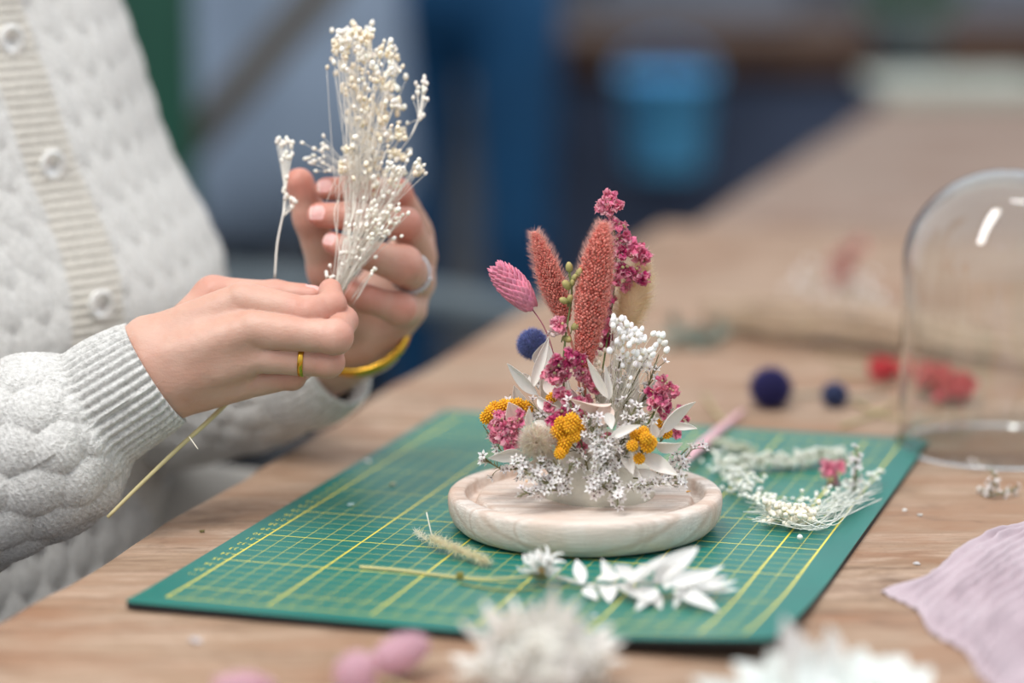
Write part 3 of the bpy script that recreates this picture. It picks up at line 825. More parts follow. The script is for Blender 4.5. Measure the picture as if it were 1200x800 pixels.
# ---------------------------------------------------------------- people standing far behind, seen from the hips down
M_jb = plain('deep_blue_denim', '#0A4A74', .85, .2, 6)
M_jg = plain('grey_blue_denim', '#93A3B7', .85, .2, 6)
M_top1 = plain('grey_shirt', '#7f8894', .9, .1, 6); M_top2 = plain('muted_pink_shirt', '#8a6f70', .9, .1, 6)
def bystander(px, depth, mat_j, mat_t, label, w=1.0, turn=0.0, coat=False):
    c = at_depth(px, 100, depth); c[2] = -TABLE_Z
    t = thing('person', c, label, 'person')
    M_ = np.array([[math.cos(turn), -math.sin(turn), 0], [math.sin(turn), math.cos(turn), 0], [0, 0, 1]])
    q = lambda x, y, z: c + M_ @ np.array([x * w, y * w, z], float)
    legs = [('c', q(-8.5, 0, 84), q(-9.5, -1, 46), 9.0, 6.2), ('c', q(-9.5, -1, 46), q(-10, 1, 8), 6.4, 4.6), ('c', q(8.5, 0, 84), q(9.5, -1, 46), 9.0, 6.2), ('c', q(9.5, -1, 46), q(10, 1, 8), 6.4, 4.6), ('e', q(0, 0, 90), (16.5 * w, 11 * w, 12))]
    p, quad, _ = sdf_mesh([(legs, 3, 0)], 1.3, 2); mb = MB(); mb.add(p, quad); mb.build('trousers', mat_j, t)
    top = [('e', q(0, 0, 112), (15.5 * w, 10.5 * w, 22)), ('e', q(0, 0, 132), (18 * w, 10 * w, 12)), ('c', q(-19, 0, 138), q(-23, 1, 112), 5, 4), ('c', q(19, 0, 138), q(23, 1, 112), 5, 4), ('c', q(-23, 1, 112), q(-8, -15, 117), 4, 3.2), ('c', q(23, 1, 112), q(8, -15, 121), 4, 3.2)]
    if coat: top += [('c', q(0, 0, 108), q(0, 0, 70), 15.0, 16.5), ('c', q(-6, 0, 100), q(-7, 0, 66), 12, 13.5), ('c', q(6, 0, 100), q(7, 0, 66), 12, 13.5)]
    p, quad, _ = sdf_mesh([(top, 4, 0)], 1.3, 2); mb = MB(); mb.add(p, quad); mb.build('shirt', mat_t, t)
    skn = [('c', q(0, 0, 140), q(0, 0, 152), 5.5, 5), ('e', q(0, -1, 160), (7.6, 9, 11.5)), ('e', q(0, -10, 159), (1.3, 1.8, 2.2)), ('e', q(-7.8, 0, 158.5), (1, 1.8, 2.8)), ('e', q(7.8, 0, 158.5), (1, 1.8, 2.8)), ('c', q(-8, -15, 117), q(-3, -17, 118), 2.8, 2.2), ('c', q(8, -15, 121), q(3, -17, 122), 2.8, 2.2), ('e', q(0, 0, 115), (12, 8, 26)),
           ('c', q(-19, 0, 138), q(-23, 1, 112), 4, 3), ('c', q(19, 0, 138), q(23, 1, 112), 4, 3), ('c', q(-23, 1, 112), q(-8, -15, 117), 3, 2.4), ('c', q(23, 1, 112), q(8, -15, 121), 3, 2.4)]
    for sx_ in (-1, 1):
        for k in range(4): skn.append(('c', q(-sx_ * .5, -17.5, 119.5 + sx_ * 2 + (k - 1.5) * 1.6), q(-sx_ * (7.5 - abs(k - 1.4)), -16.5, 119 + sx_ * 2 + (k - 1.5) * 1.8), .85, .7))
        skn.append(('c', q(sx_ * 2, -17.5, 121 + sx_ * 2), q(-sx_ * 1, -18, 125 + sx_ * 2), .95, .8))
    p, quad, _ = sdf_mesh([(skn, 1.2, 0)], .8, 2); mb = MB(); mb.add(p, quad, 0, np.tile(skin0, (len(p), 1))); mb.build('body', M_skin, t)
    p, quad, _ = sdf_mesh([([('e', q(0, 1.5, 163.5), (8.6, 9.6, 10.2)), ('e', q(0, 6, 154), (7.6, 4.5, 10))], 2, 0)], 1.0, 2); mb = MB(); mb.add(p, quad); mb.build('hair', M_shoe, t)
    for s_ in (-1, 1):
        p, quad, _ = sdf_mesh([([('c', q(s_ * 10, 2, 4.6), q(s_ * 11, -15, 3.4), 4.6, 3.3)], 1, 0)], .9, 2); p[:, 2] = np.maximum(p[:, 2], -TABLE_Z); mb = MB(); mb.add(p, quad); mb.build('shoe', M_shoe, t)
bystander(335, 400, plain('black_trousers', '#14171F', .9, .1, 6), M_jg, 'blurred person in a long grey-blue coat standing behind the held flowers', 1.0, .2, True)
bystander(545, 470, M_jb, M_top2, 'blurred person in deep blue jeans standing to the right of the held flowers', 1.08, -.3)
# ================================================================ cutting mat
MAT_T = .3
MO = -(TAX * 49.35668 + TAY * -103.34145)      # grid origin of the mat in the scene
def mw(u, v, z=0.0): return MO + TAX * u + TAY * v + np.array([0, 0, z])
def lift(u, v):
    s = np.clip((u - 14 - (v + 1.5) * 1.1) / 14.5, 0, 1)
    return .85 * s ** 1.6 + .13 * np.exp(-(v + 1.5) / 1.6)
def mat_layer(z0, z1, name, mat, parent, inset=0.0):
    nu, nv2 = 60, 90
    us = np.linspace(-1.5 + inset, 28.5 - inset, nu); vs_ = np.linspace(-1.5 + inset, 43.5 - inset, nv2)
    U, V = np.meshgrid(us, vs_, indexing='ij')
    # rounded corners: pull the outermost points in
    r = .5
    cu = np.clip(U, -1.5 + inset + r, 28.5 - inset - r); cv = np.clip(V, -1.5 + inset + r, 43.5 - inset - r)
    du, dv = U - cu, V - cv; dd = np.hypot(du, dv); k = np.where((du != 0) & (dv != 0) & (dd > r), r / np.maximum(dd, 1e-6), 1)
    U, V = cu + du * k, cv + dv * k
    top = np.stack([U, V, z1 + lift(U, V)], -1); bot = np.stack([U, V, z0 + lift(U, V)], -1)
    mb = MB(); mb.grid(top); mb.grid(bot[::-1])
    def edge(a, b_):
        mb.grid(np.stack([a, b_], 1))
    edge(bot[:, 0], top[:, 0]); edge(top[:, -1], bot[:, -1]); edge(top[0], bot[0]); edge(bot[-1], top[-1])
    CUR['o'] = np.zeros(3)
    return mb.build(name, mat, parent, origin=(0, 0, 0), smooth=False)
M_mat, nt, b = mat_new('green_mat_with_yellow_grid')
tc = nd(nt, 'ShaderNodeTexCoord'); sx = nd(nt, 'ShaderNodeSeparateXYZ'); nt.links.new(tc.outputs['Object'], sx.inputs[0])
u = mathn(nt, 'MULTIPLY', sx.outputs[0], 100.0); v = mathn(nt, 'MULTIPLY', sx.outputs[1], 100.0)
def lines(c, period, off, w):
    q = mathn(nt, 'DIVIDE', mathn(nt, 'SUBTRACT', c, off), period)
    f = mathn(nt, 'ABSOLUTE', mathn(nt, 'SUBTRACT', q, mathn(nt, 'ROUND', q)))
    return mathn(nt, 'LESS_THAN', mathn(nt, 'MULTIPLY', f, period), w / 2)
def within(c, a, b_): return mathn(nt, 'MULTIPLY', mathn(nt, 'GREATER_THAN', c, a), mathn(nt, 'LESS_THAN', c, b_))
area_ = mathn(nt, 'MULTIPLY', within(u, -.05, 27.05), within(v, -.05, 42.05))
thin = mathn(nt, 'MULTIPLY', mathn(nt, 'MAXIMUM', lines(u, 1, 0, .045), lines(v, 1, 0, .045)), area_)
major = mathn(nt, 'MULTIPLY', mathn(nt, 'MAXIMUM', lines(u, 5, 0, .10), lines(v, 5, 2, .085)), area_)
bord = mathn(nt, 'MULTIPLY', mathn(nt, 'MAXIMUM', lines(u, 27, 0, .11), lines(v, 42, 0, .10)), area_)
tick = mathn(nt, 'MULTIPLY', mathn(nt, 'MULTIPLY', within(u, -.3, 0), within(v, -.05, 42.05)), lines(v, 1, 0, .05))
allm = mathn(nt, 'MAXIMUM', mathn(nt, 'MAXIMUM', major, bord), mathn(nt, 'MULTIPLY', thin, .62))
wear = ramp(nt, noise(nt, tc.outputs['Object'], 14, 4), [(.3, srgb('#00685F')), (.7, srgb('#037367'))])
col = mixc(nt, allm, wear, srgb('#E2D24A'))
nt.links.new(col, b.inputs['Base Color']); b.inputs['Roughness'].default_value = .40; b.inputs['Specular IOR Level'].default_value = .5
bump(nt, b, noise(nt, tc.outputs['Object'], 2500, 2), .12, .0002)
M_mat_black = plain('black_mat_core', '#15151A', .7, .1)
matroot = tag(mat_layer(.255, MAT_T, 'cutting_mat', M_mat, None), 'green cutting mat with yellow grid lines lying on the table', 'cutting mat')
# the green sheet itself is the thing; its core and printing are its parts
matroot.location = Vector(MO * .01 + np.array([0, 0, TABLE_Z * .01])); matroot.rotation_euler = (0, 0, -YAW)
mat_layer(.0, .254, 'core_layer', M_mat_black, matroot, 0)
# printed numbers along the left margin, reading from the far side of the table
fc = bpy.data.curves.new('numbers', 'FONT'); fc.size = 1; fc.body = '0'; fo = bpy.data.objects.new('numbers', fc); C.objects.link(fo)
nb = MB()
glyph = {}
for ch in '0123456789':
    fc.body = ch; dg = bpy.context.evaluated_depsgraph_get(); dg.update()
    me = bpy.data.meshes.new_from_object(fo.evaluated_get(dg)); glyph[ch] = (np.array([q.co[:] for q in me.vertices]), [tuple(q.vertices) for q in me.polygons])
    bpy.data.meshes.remove(me)
bpy.data.objects.remove(fo)
for n_ in range(0, 43):
    s_ = '%02d' % n_; v0 = 42 - n_
    for i, ch in enumerate(s_):
        gv, gf = glyph[ch]
        p = gv * [.42, .58, 1] + [i * .26, 0, 0]
        p = np.c_[-.36 - p[:, 0], v0 + .20 - p[:, 1], MAT_T + .004 + 0 * p[:, 0]]      # turned half round
        nb.add(p, gf)
    nb.box((-.26, v0 - .03, MAT_T), (-.02, v0 + .03, MAT_T + .004))
nb.build('printed_numbers', plain('yellow_print', '#E2D24A', .5, .02), matroot, smooth=False)

# ================================================================ wooden base of the bell jar
M_base = wood_mat('whitewashed_wood', srgb('#EFE7DF'), srgb('#DFD2C6'), srgb('#B2937E'), rot=.5, scale=1.5, worn=srgb('#E9E0D7'))
for n_ in M_base.node_tree.nodes:
    if n_.type == 'MAPPING':
        q_ = n_.inputs['Scale'].default_value
        if q_[1] > 100: q_[2] = 900.0
        elif q_[1] > 10: q_[0], q_[1], q_[2] = 3.0, 22.0, 34.0
        n_.inputs['Rotation'].default_value[2] = .12
    if n_.type == 'BUMP': n_.inputs['Strength'].default_value = .35
nt = M_base.node_tree; b = nt.nodes['Principled BSDF']
wv = nd(nt, 'ShaderNodeTexWave'); wv.wave_type = 'BANDS'; wv.bands_direction = 'Y'; wv.inputs['Scale'].default_value = .17; wv.inputs['Distortion'].default_value = 9.0
wv.inputs['Detail'].default_value = 3.0; wv.inputs['Detail Scale'].default_value = .35; nt.links.new(mapping(nt, (45, 100, 210), (.5, .25, .1)), wv.inputs['Vector'])
wv2 = ramp(nt, wv.outputs['Fac'], [(.0, (.42, .42, .42)), (.08, (.2, .2, .2)), (.22, (0, 0, 0)), (1, (.10, .10, .10))])
src_ = b.inputs['Base Color'].links[0].from_socket
nt.links.new(mixc(nt, wv2, src_, srgb('#B0917C')), b.inputs['Base Color'])
BF = at_z(688, 657.5, MAT_T)
BC = np.array([at_z(686, 600, 1)[0], BF[1] + 6.55, MAT_T + .01])
BC[0] = (at_y(525, 600, BC[1])[0] + at_y(846, 596, BC[1])[0]) / 2
BR = (at_y(846, 596, BC[1])[0] - at_y(525, 600, BC[1])[0]) / 2
mb = MB()
k = BR / 7.1
prof = [(.01, 0), (5.9, .02), (6.2, .05), (6.55, .18), (6.85, .48), (7.03, .9), (7.1, 1.35), (7.1, 1.66), (7.05, 1.82), (6.95, 1.92), (6.8, 1.96), (6.35, 1.96), (6.24, 1.92), (6.18, 1.84),
        (6.12, 1.5), (6.06, 1.36), (5.95, 1.32), (5.72, 1.32), (5.62, 1.38), (5.56, 1.55), (5.5, 1.66), (5.38, 1.71), (5.2, 1.72), (3, 1.72), (.01, 1.72)]
mb.lathe([(a * k, z) for a, z in prof], 128, BC)
tag(mb.build('wooden_base', M_base, origin=BC), 'round whitewashed wooden jar base with a groove, on the green mat under the dried flowers', 'wooden base')
BTOP = BC[2] + 1.72

# ================================================================ glass bell jar
M_glass, nt, b = mat_new('clear_glass'); b.inputs['Base Color'].default_value = (.97, .99, .985, 1); b.inputs['Roughness'].default_value = 0.0
b.inputs['Transmission Weight'].default_value = 1.0; b.inputs['IOR'].default_value = 1.46
GL = at_z(1171, 524, 0); gR_ = (1171 - 1053) / pxcm(GL + [0, 0, 6])
gt = None; apex = 0
for z in np.arange(10, 24, .05):
    c_ = R_WC @ (GL + [0, 0, z] - CAM); y_ = 400 - F * c_[1] / -c_[2]
    if y_ > 199: apex = z
hs = apex - gR_ * .96
t_ = np.linspace(0, PI / 2, 26)[:-1]
outer = [(gR_ + .25, .08), (gR_ + .3, .25), (gR_ + .12, .48), (gR_, .8)] + [(gR_, z) for z in np.linspace(1.2, hs, 16)] + [(gR_ * math.cos(a), hs + gR_ * .96 * math.sin(a)) for a in t_[1:]] + [(.01, apex)]
thk = .13
inner = [(.01, apex - thk)] + [((gR_ - thk) * math.cos(a), hs + (gR_ * .96 - thk) * math.sin(a)) for a in t_[::-1][:-1]] + [(gR_ - thk, z) for z in np.linspace(hs, 1.0, 16)] + [(gR_ - thk + .03, .3), (gR_ - .1, .04), (gR_ + .25, .08)]
mb = MB(); pr_ = np.array(outer + inner[:-1]); n = 128
a = np.linspace(0, 2 * PI, n, endpoint=False)
X = np.stack([pr_[:, None, 0] * np.cos(a), pr_[:, None, 0] * np.sin(a), np.broadcast_to(pr_[:, None, 1], (len(pr_), n))], -1) + GL
mb.grid(X[::-1], wrap_v=True)
i0 = (len(pr_) - 1) * n; mb.f.append((np.stack([i0 + np.arange(n), np.arange(n), np.roll(np.arange(n), -1), np.roll(i0 + np.arange(n), -1)], -1), 0))
tag(mb.build('glass_bell_jar', M_glass, origin=GL), 'clear glass bell jar standing on the table at the right, behind the pink cloth', 'bell jar')

# ================================================================ pink muslin cloth
M_muslin, nt, b = mat_new('pink_muslin')
b.inputs['Base Color'].default_value = (*srgb('#E3D0D8'), 1); b.inputs['Roughness'].default_value = .95; b.inputs['Specular IOR Level'].default_value = .1; b.inputs['Sheen Weight'].default_value = .3
nt.links.new(ramp(nt, noise(nt, mapping(nt), 30, 4), [(.3, srgb('#AB989F')), (.7, srgb('#C1B1B7'))]), b.inputs['Base Color'])
bump(nt, b, noise(nt, mapping(nt, (1, 1, 1)), 1600, 2), .35, .0005)
pa, pb, pc, pd = at_z(1041, 692, .15), at_z(1215, 588, 1.2), at_z(1420, 640, 1.0), at_z(1235, 850, .4)
n1_, n2_ = 420, 360
s_, t2_ = np.meshgrid(np.linspace(0, 1, n1_), np.linspace(0, 1, n2_), indexing='ij')
X = (pa * (1 - s_[..., None]) + pb * s_[..., None]) * (1 - t2_[..., None]) + (pd * (1 - s_[..., None]) + pc * s_[..., None]) * t2_[..., None]
uu = s_ * np.linalg.norm(pb - pa); vv = t2_ * np.linalg.norm(pd - pa)
# edge wobble so the outline is soft
wob = np.stack([vnoise(np.stack([uu, vv, 0 * uu + q], -1), 3.2) for q in (0, 7)], -1)
X[..., 0] += .35 * wob[..., 0]; X[..., 1] += .35 * wob[..., 1]
ph = vv / .5 * 2 * PI * .5 + 1.6 * vnoise(np.stack([uu, vv, 0 * uu], -1), 2.2) + 1.0 * vnoise(np.stack([uu * 2, vv, 0 * uu + 3], -1), 1.1)
edge_ = smooth01(np.minimum(s_, t2_) / .05)
zz = .10 + .36 * (.5 + .5 * np.sin(ph)) * (.5 + .5 * smooth01(.5 + vnoise(np.stack([uu, vv, 0 * uu + 5], -1), 1.6)))
X[..., 2] = .06 + zz * (.35 + .65 * edge_) + edge_ * (.5 * smooth01(s_ * 1.5) + .5 * (vnoise(np.stack([uu, vv, 0 * uu], -1), 7.0) * .5 + .5) * smooth01(s_ * 2)) 
Y = X.copy(); Y[..., 2] = np.maximum(X[..., 2] - .09, .01)
mb = MB(); mb.grid(X); mb.grid(Y[::-1])
for a_, b_ in ((Y[:, 0], X[:, 0]), (X[:, -1], Y[:, -1]), (X[0], Y[0]), (Y[-1], X[-1])): mb.grid(np.stack([a_, b_], 1))
tag(mb.build('muslin_cloth', M_muslin), 'pale pink crinkled muslin cloth on the table at the right front corner', 'cloth')
# ================================================================ dried plants: the pieces
def ico(sub):
    import bmesh
    bm = bmesh.new(); bmesh.ops.create_icosphere(bm, subdivisions=sub, radius=1); bm.verts.index_update()
    v = np.array([q.co[:] for q in bm.verts]); f = np.array([[x.index for x in q.verts] for q in bm.faces]); bm.free(); return v, f
ICO1, ICO2, ICO3 = ico(1), ico(2), ico(3)
def bases(Z, spin=True):
    "k random-spin frames with z along Z (k,3)"
    Z = unit_rows(np.asarray(Z, float)); k = len(Z)
    h = rng.normal(size=(k, 3)) if spin else np.tile([0.1, .2, 1.], (k, 1))
    x = unit_rows(np.cross(h, Z) + 1e-9); y = np.cross(Z, x)
    return np.stack([x, y, Z], 2)
def col_var(c, n, amt=.12):
    c = np.asarray(c); return np.clip(c[None] * (1 + rng.normal(size=(n, 1)) * amt) * (1 + rng.normal(size=(n, 3)) * amt * .25), 0, 1)
def along(P, t):
    "points at parameters t in 0..1 of a polyline, with tangents"
    P = np.asarray(P); n = len(P) - 1; x = np.clip(np.asarray(t) * n, 0, n - 1e-6); i = x.astype(int); f = (x - i)[:, None]
    return P[i] * (1 - f) + P[i + 1] * f, unit_rows(P[i + 1] - P[i])
# leaf template: a thin pointed blade along z, face towards y, with real thickness
def leaf_mesh(L_, W_, bend=.15, cup=.12, twist=0.0, nl=14, nw=7, thick=.018, tipf=1.0, base_w=.0, curl=0.0):
    t = np.linspace(0, 1, nl); s_ = np.linspace(-1, 1, nw)
    wid = W_ / 2 * (np.sin(PI * np.clip(t, 0, 1) ** (.72 * tipf)) ** .85 * (1 - base_w) + base_w * (1 - t)); wid[0] = max(wid[0], .05 * W_); wid[-1] = .003
    X = np.zeros((nl, nw, 3))
    ang = bend * t * 2.2 + curl * t ** 3 * 2; dz = np.cos(ang); dy = np.sin(ang)
    z = np.r_[0, np.cumsum(dz[:-1])] / nl * L_; y = np.r_[0, np.cumsum(dy[:-1])] / nl * L_
    for i in range(nl):
        tw = twist * t[i]
        px = s_ * wid[i]; py = cup * wid[i] * (s_ ** 2) * 2.2 - .12 * wid[i] * np.exp(-(s_ / .15) ** 2)
        X[i, :, 0] = px * math.cos(tw) - py * math.sin(tw); yy = px * math.sin(tw) + py * math.cos(tw)
        X[i, :, 1] = y[i] + yy * dz[i]; X[i, :, 2] = z[i] - yy * dy[i]
    return X
def add_leaf(mb, base, tip, width, face=None, mat=0, col=(1, 1, 1), bend=.2, cup=.25, twist=0.0, thick=.02, curl=0.0, **kw):
    base, tip = np.asarray(base, float), np.asarray(tip, float); d = tip - base; L_ = np.linalg.norm(d)
    X = leaf_mesh(L_, width, bend, cup, twist, thick=thick, curl=curl, **kw)
    e = X[-1].mean(0); s_ = L_ / np.linalg.norm(e); X = X * [1, s_, s_]
    e = X[-1].mean(0)
    if face is None: face = -view + rng.normal(size=3) * .35
    # rotate template so its tip direction matches d
    zt = unit(e); Bt = np.stack([[1, 0, 0], np.cross(zt, [1, 0, 0]), zt], 1)
    z = unit(d); x = unit(np.cross(np.asarray(face, float), z)); Bw = np.stack([x, np.cross(z, x), z], 1)
    M_ = Bw @ Bt.T
    Q = X @ M_.T + base
    Q = Q + .03 * width * np.stack([vnoise(Q + q, .5) for q in (0, 3, 8)], -1)
    nrm = unit_rows(np.cross(np.gradient(Q, axis=0), np.gradient(Q, axis=1)) + 1e-9) * thick
    vein = 1 - .06 * np.abs(np.sin(np.linspace(-1, 1, Q.shape[1]) * 9))[None, :, None]
    cc = np.asarray(col) * vein * np.ones(Q.shape)
    mb.grid(Q, mat, cc); mb.grid((Q - nrm)[::-1], mat, cc[::-1])
    for a_, b_ in ((Q[:, 0], (Q - nrm)[:, 0]), ((Q - nrm)[:, -1], Q[:, -1])): mb.grid(np.stack([b_, a_], 1), mat, np.asarray(col))
# bristles / hairs
def add_hairs(mb, base, dirs, length, rad, mat=0, col=(1, 1, 1), bendn=.25, sides=3):
    n = len(base); d = unit_rows(dirs); length = np.broadcast_to(length, (n,))[:, None]
    mid = base + d * length * .5; tip = mid + unit_rows(d + rng.normal(size=(n, 3)) * bendn) * length * .5
    x = unit_rows(np.cross(d, rng.normal(size=(n, 3)))); y = np.cross(d, x)
    ring = [np.cos(a) * x + np.sin(a) * y for a in (0, 2.094, 4.188)]
    V = np.stack([base + q * rad for q in ring] + [mid + q * rad * .7 for q in ring] + [tip], 1)
    off = (np.arange(n) * 7)[:, None, None]
    q4 = np.array([[0, 1, 4, 3], [1, 2, 5, 4], [2, 0, 3, 5]]); t3 = np.array([[3, 4, 6], [4, 5, 6], [5, 3, 6]])
    col = np.asarray(col, float); cc = np.repeat(np.broadcast_to(col, (n, 3))[:, None], 7, 1).reshape(-1, 3)
    n0 = mb.n; mb.add(V.reshape(-1, 3), (q4[None] + off).reshape(-1, 4), mat, cc); mb.f.append(((t3[None] + off).reshape(-1, 3) + n0, mat))
# star flower template: 5 pointed petals and a dark centre (colours baked per vertex)
def star_tpl(np_=5, R_=1.0, cup=.35, wid=.34, dark=(.30, .22, .22), mid=(.78, .72, .73), white=(1, 1, 1), core=.17):
    V, Fc, cc = [], [], []
    for k in range(np_):
        a = 2 * PI * k / np_; ca, sa = math.cos(a), math.sin(a)
        pts = [(.14 * R_, 0, .0), (.45 * R_, wid * R_ * .8, cup * .30 * R_), (.45 * R_, -wid * R_ * .8, cup * .30 * R_), (.48 * R_, 0, cup * .18 * R_), (.78 * R_, wid * R_ * .42, cup * .62 * R_), (.78 * R_, -wid * R_ * .42, cup * .62 * R_), (R_, 0, cup * R_)]
        b0 = len(V)
        for (x, y, z) in pts: V.append((x * ca - y * sa, x * sa + y * ca, z))
        cc += [mid, white, white, mid, white, white, white]
        Fc += [(b0, b0 + 3, b0 + 1), (b0, b0 + 2, b0 + 3), (b0 + 1, b0 + 3, b0 + 4), (b0 + 3, b0 + 6, b0 + 4), (b0 + 3, b0 + 5, b0 + 6), (b0 + 2, b0 + 5, b0 + 3)]
    v, f = ICO1; b0 = len(V)
    for q in v: V.append((q[0] * core * R_, q[1] * core * R_, q[2] * core * R_ + .04)); cc.append(dark)
    Fc += [tuple(x + b0 for x in q) for q in f]
    # narrow calyx below
    b0 = len(V)
    for k in range(5): a = 2 * PI * k / 5; V.append((.2 * R_ * math.cos(a), .2 * R_ * math.sin(a), .02)); cc.append((.75, .72, .66))
    V.append((0, 0, -.85 * R_)); cc.append((.5, .48, .36))
    Fc += [(b0 + k, b0 + 5, b0 + (k + 1) % 5) for k in range(5)]
    return np.array(V), np.array(Fc), np.array(cc)
STAR = star_tpl()
def add_stars(mb, pos, dirs, r, col=(1, 1, 1), mat=0, tpl=None):
    n = len(pos); r = np.broadcast_to(r, (n,)); Bm = bases(dirs) * r[:, None, None]
    mb.inst(tpl or STAR, Bm, pos, mat, col_var(col, n, .04))
# ovoid closed bud template
def bud_tpl():
    v, f = ICO2; v = v * [.5, .5, .68]; v[:, 2] += .5
    v[:, :2] *= (1 - .28 * np.clip(v[:, 2:3] - .6, 0, 1)); c = np.where(v[:, 2:3] < .05, np.array([.78, .72, .5]), np.array([1, 1, 1.]))
    return v, f, c
BUD = bud_tpl()
def add_buds(mb, pos, dirs, r, col, mat=0):
    n = len(pos); r = np.broadcast_to(r, (n,)); mb.inst(BUD, bases(dirs) * (r * 2)[:, None, None], pos, mat, col_var(col, n, .05))
# crumpled petal template for larkspur
def petal_var(k):
    g = np.random.default_rng(100 + k); t = np.linspace(0, 1, 6); s_ = np.linspace(-1, 1, 6); X = np.zeros((6, 6, 3)); cc = np.ones((6, 6, 3))
    for i in range(6):
        wv = .52 * math.sin(PI * min(1, .12 + .8 * t[i])) ** .7
        X[i, :, 0] = s_ * wv; X[i, :, 2] = t[i] * 1.0; X[i, :, 1] = .45 * t[i] ** 1.6 + .12 * s_ ** 2
        cc[i] = 1.0
    X += g.normal(size=X.shape) * [.09, .19, .09]
    e = np.maximum(np.abs(s_)[None], t[:, None] ** 2)[..., None]
    return X, e
PETALS = [petal_var(k) for k in range(6)]
def add_blossom(mb, c, d, r, col, edge, n=7, mat=0):
    B0 = basis(d, rng.normal(size=3))
    for k in range(n):
        X, e = PETALS[rng.integers(6)]
        a = 2 * PI * k / n + rng.normal() * .3; open_ = rng.uniform(.15, 1.15)
        Rz = rot_axis([0, 0, 1], a) @ rot_axis([1, 0, 0], -open_)
        Q = (X * r * rng.uniform(.75, 1.15)) @ (B0 @ Rz).T + c
        cv = np.clip(np.asarray(col) * (1 + rng.normal() * .14), 0, 1); ed_ = np.asarray(edge)
        m_ = np.clip((e - .62) / .38, 0, 1) ** 1.7 * rng.uniform(.05, .7)
        mb.grid(Q, mat, cv * (1 - m_) + ed_ * m_)
def fuzz_ball_col(c, n): return col_var(c, n, .1)

PC = '#FFFFFF'
M_petal = plain('pink_petal', PC, .75, .05, 60, use_col=True, trans=.35)
M_white = plain('bleached_leaf', PC, .6, .04, 60, use_col=True, trans=.25, sss=0)
M_stem = plain('dried_stem', PC, .7, .15, 80, use_col=True)
M_grain = plain('coral_grain', PC, .8, .08, 90, use_col=True)
M_hair = plain('fine_hair', PC, .8, .04, 60, use_col=True, trans=.5)
M_bud = plain('white_bud', PC, .55, .04, 60, use_col=True, sss=.0)
M_foam = plain('off_white_foam', '#E3E1D2', .85, .05, 60, bstr=.3, bscale=700)
S_ = lambda h: np.array(srgb(h))
PINK, MAG, ROSE, PALE_PINK = S_('#F2779F'), S_('#D83C7E'), S_('#F58AA6'), S_('#FBE6DF')
GREEN_STEM, OLIVE, STRAW = S_('#6E7A48'), S_('#7A7550'), S_('#D8C79A')
WHITE, CREAM, BLEACH = S_('#FCFAF7'), S_('#F6EEDA'), S_('#F8F3EC')

# ================================================================ the arrangement
AY = BC[1]                                        # depth plane of the base's centre
def A(x, y, off=0.0): return at_y(x, y, AY + off)
arr = thing('dried_flower_arrangement', [BC[0], BC[1], BTOP], 'pink, white and yellow dried flower arrangement standing on the round wooden base', 'flower arrangement')
root_pt = np.array([BC[0], BC[1], BTOP + 2.0])
def part(mb, name, mat, **kw): return mb.build(name, mat, arr, **kw)
def sub(mb, name, mat, parent): return mb.build(name, mat, parent)
# foam mound
mb = MB(); v, f = ICO3
q = v * [2.75, 2.6, 3.4]; q[:, 2] = np.maximum(q[:, 2], 0) ; q = q + .08 * vnoise(q, .8)[:, None] * v
mb.add(q + [BC[0] + .75, BC[1] - .2, BTOP], f); part(mb, 'foam_mound', M_foam)

def spike_grains(axis, rad, n, gr, col1, col2, bristle=.45, nb=900, brad=.0055, bcol=None, name='foxtail_spike', tilt=.8, pw=1.0):
    return _spike_grains(axis, rad, n, gr, col1, col2, bristle, nb, brad, bcol, name, tilt, pw)
def _spike_grains(axis, rad, n, gr, col1, col2, bristle, nb, brad, bcol, name, tilt, pw):
    P = spline(axis, 40); t = (np.arange(n) + .5) / n
    prof = lambda t_: rad * np.clip(np.sin(PI * np.clip(.08 + .91 * t_ ** pw, 0, 1)) ** .66, .08, 1) * (1 - (.25 if pw == 1 else .05) * t_ ** 2)
    c, tg = along(P, t); Bm = np.stack([basis(k_) for k_ in tg[:1]])[0]
    ph = t * n * 2.39996
    x = unit_rows(np.cross(np.tile(Bm[:, 1], (n, 1)), tg)); y = np.cross(tg, x)
    o = np.cos(ph)[:, None] * x + np.sin(ph)[:, None] * y
    mb = MB()
    core = prof(np.linspace(0, 1, 40)) * .86; mb.tube(P, core, 20, 0, np.asarray(col2) * .5)  # core colour darkened to paint shade into the gaps between grains
    pos = c + o * (prof(t) * rng.uniform(.84, 1.02, n))[:, None] + rng.normal(size=(n, 3)) * gr * .25
    Bs = bases(o + tg * .6) * (np.array([.75, .75, 1.15]) * gr)[None, None, :] * rng.uniform(.8, 1.2, n)[:, None, None]
    mix = rng.random((n, 1)) ; cols = np.asarray(col1) * mix + np.asarray(col2) * (1 - mix)
    mb.inst(ICO1, Bs, pos, 0, cols)
    sp = part(mb, name, M_grain)
    mb = MB(); t = rng.random(nb) ** .9; c, tg = along(P, t); ph = rng.random(nb) * 2 * PI
    x = unit_rows(np.cross(np.tile(Bm[:, 1], (nb, 1)), tg)); y = np.cross(tg, x); o = np.cos(ph)[:, None] * x + np.sin(ph)[:, None] * y
    add_hairs(mb, c + o * (prof(t) * .9)[:, None], o * tilt + tg * .75, bristle * rng.uniform(.6, 1.2, nb), brad, 0, col_var(bcol if bcol is not None else col1, nb, .1), .2)
    sub(mb, 'bristles', M_hair, sp)['kind'] = 'stuff'
    return sp
def stem_part(parent, pts, r=.06, col=GREEN_STEM, name='stem', r2=None):
    mb = MB(); P = spline(pts, 24); mb.tube(P, np.linspace(r, r2 or r * .8, 24), 7, 0, col); return sub(mb, name, M_stem, parent)
COR1, COR2 = S_('#F0988A'), S_('#C0554A')
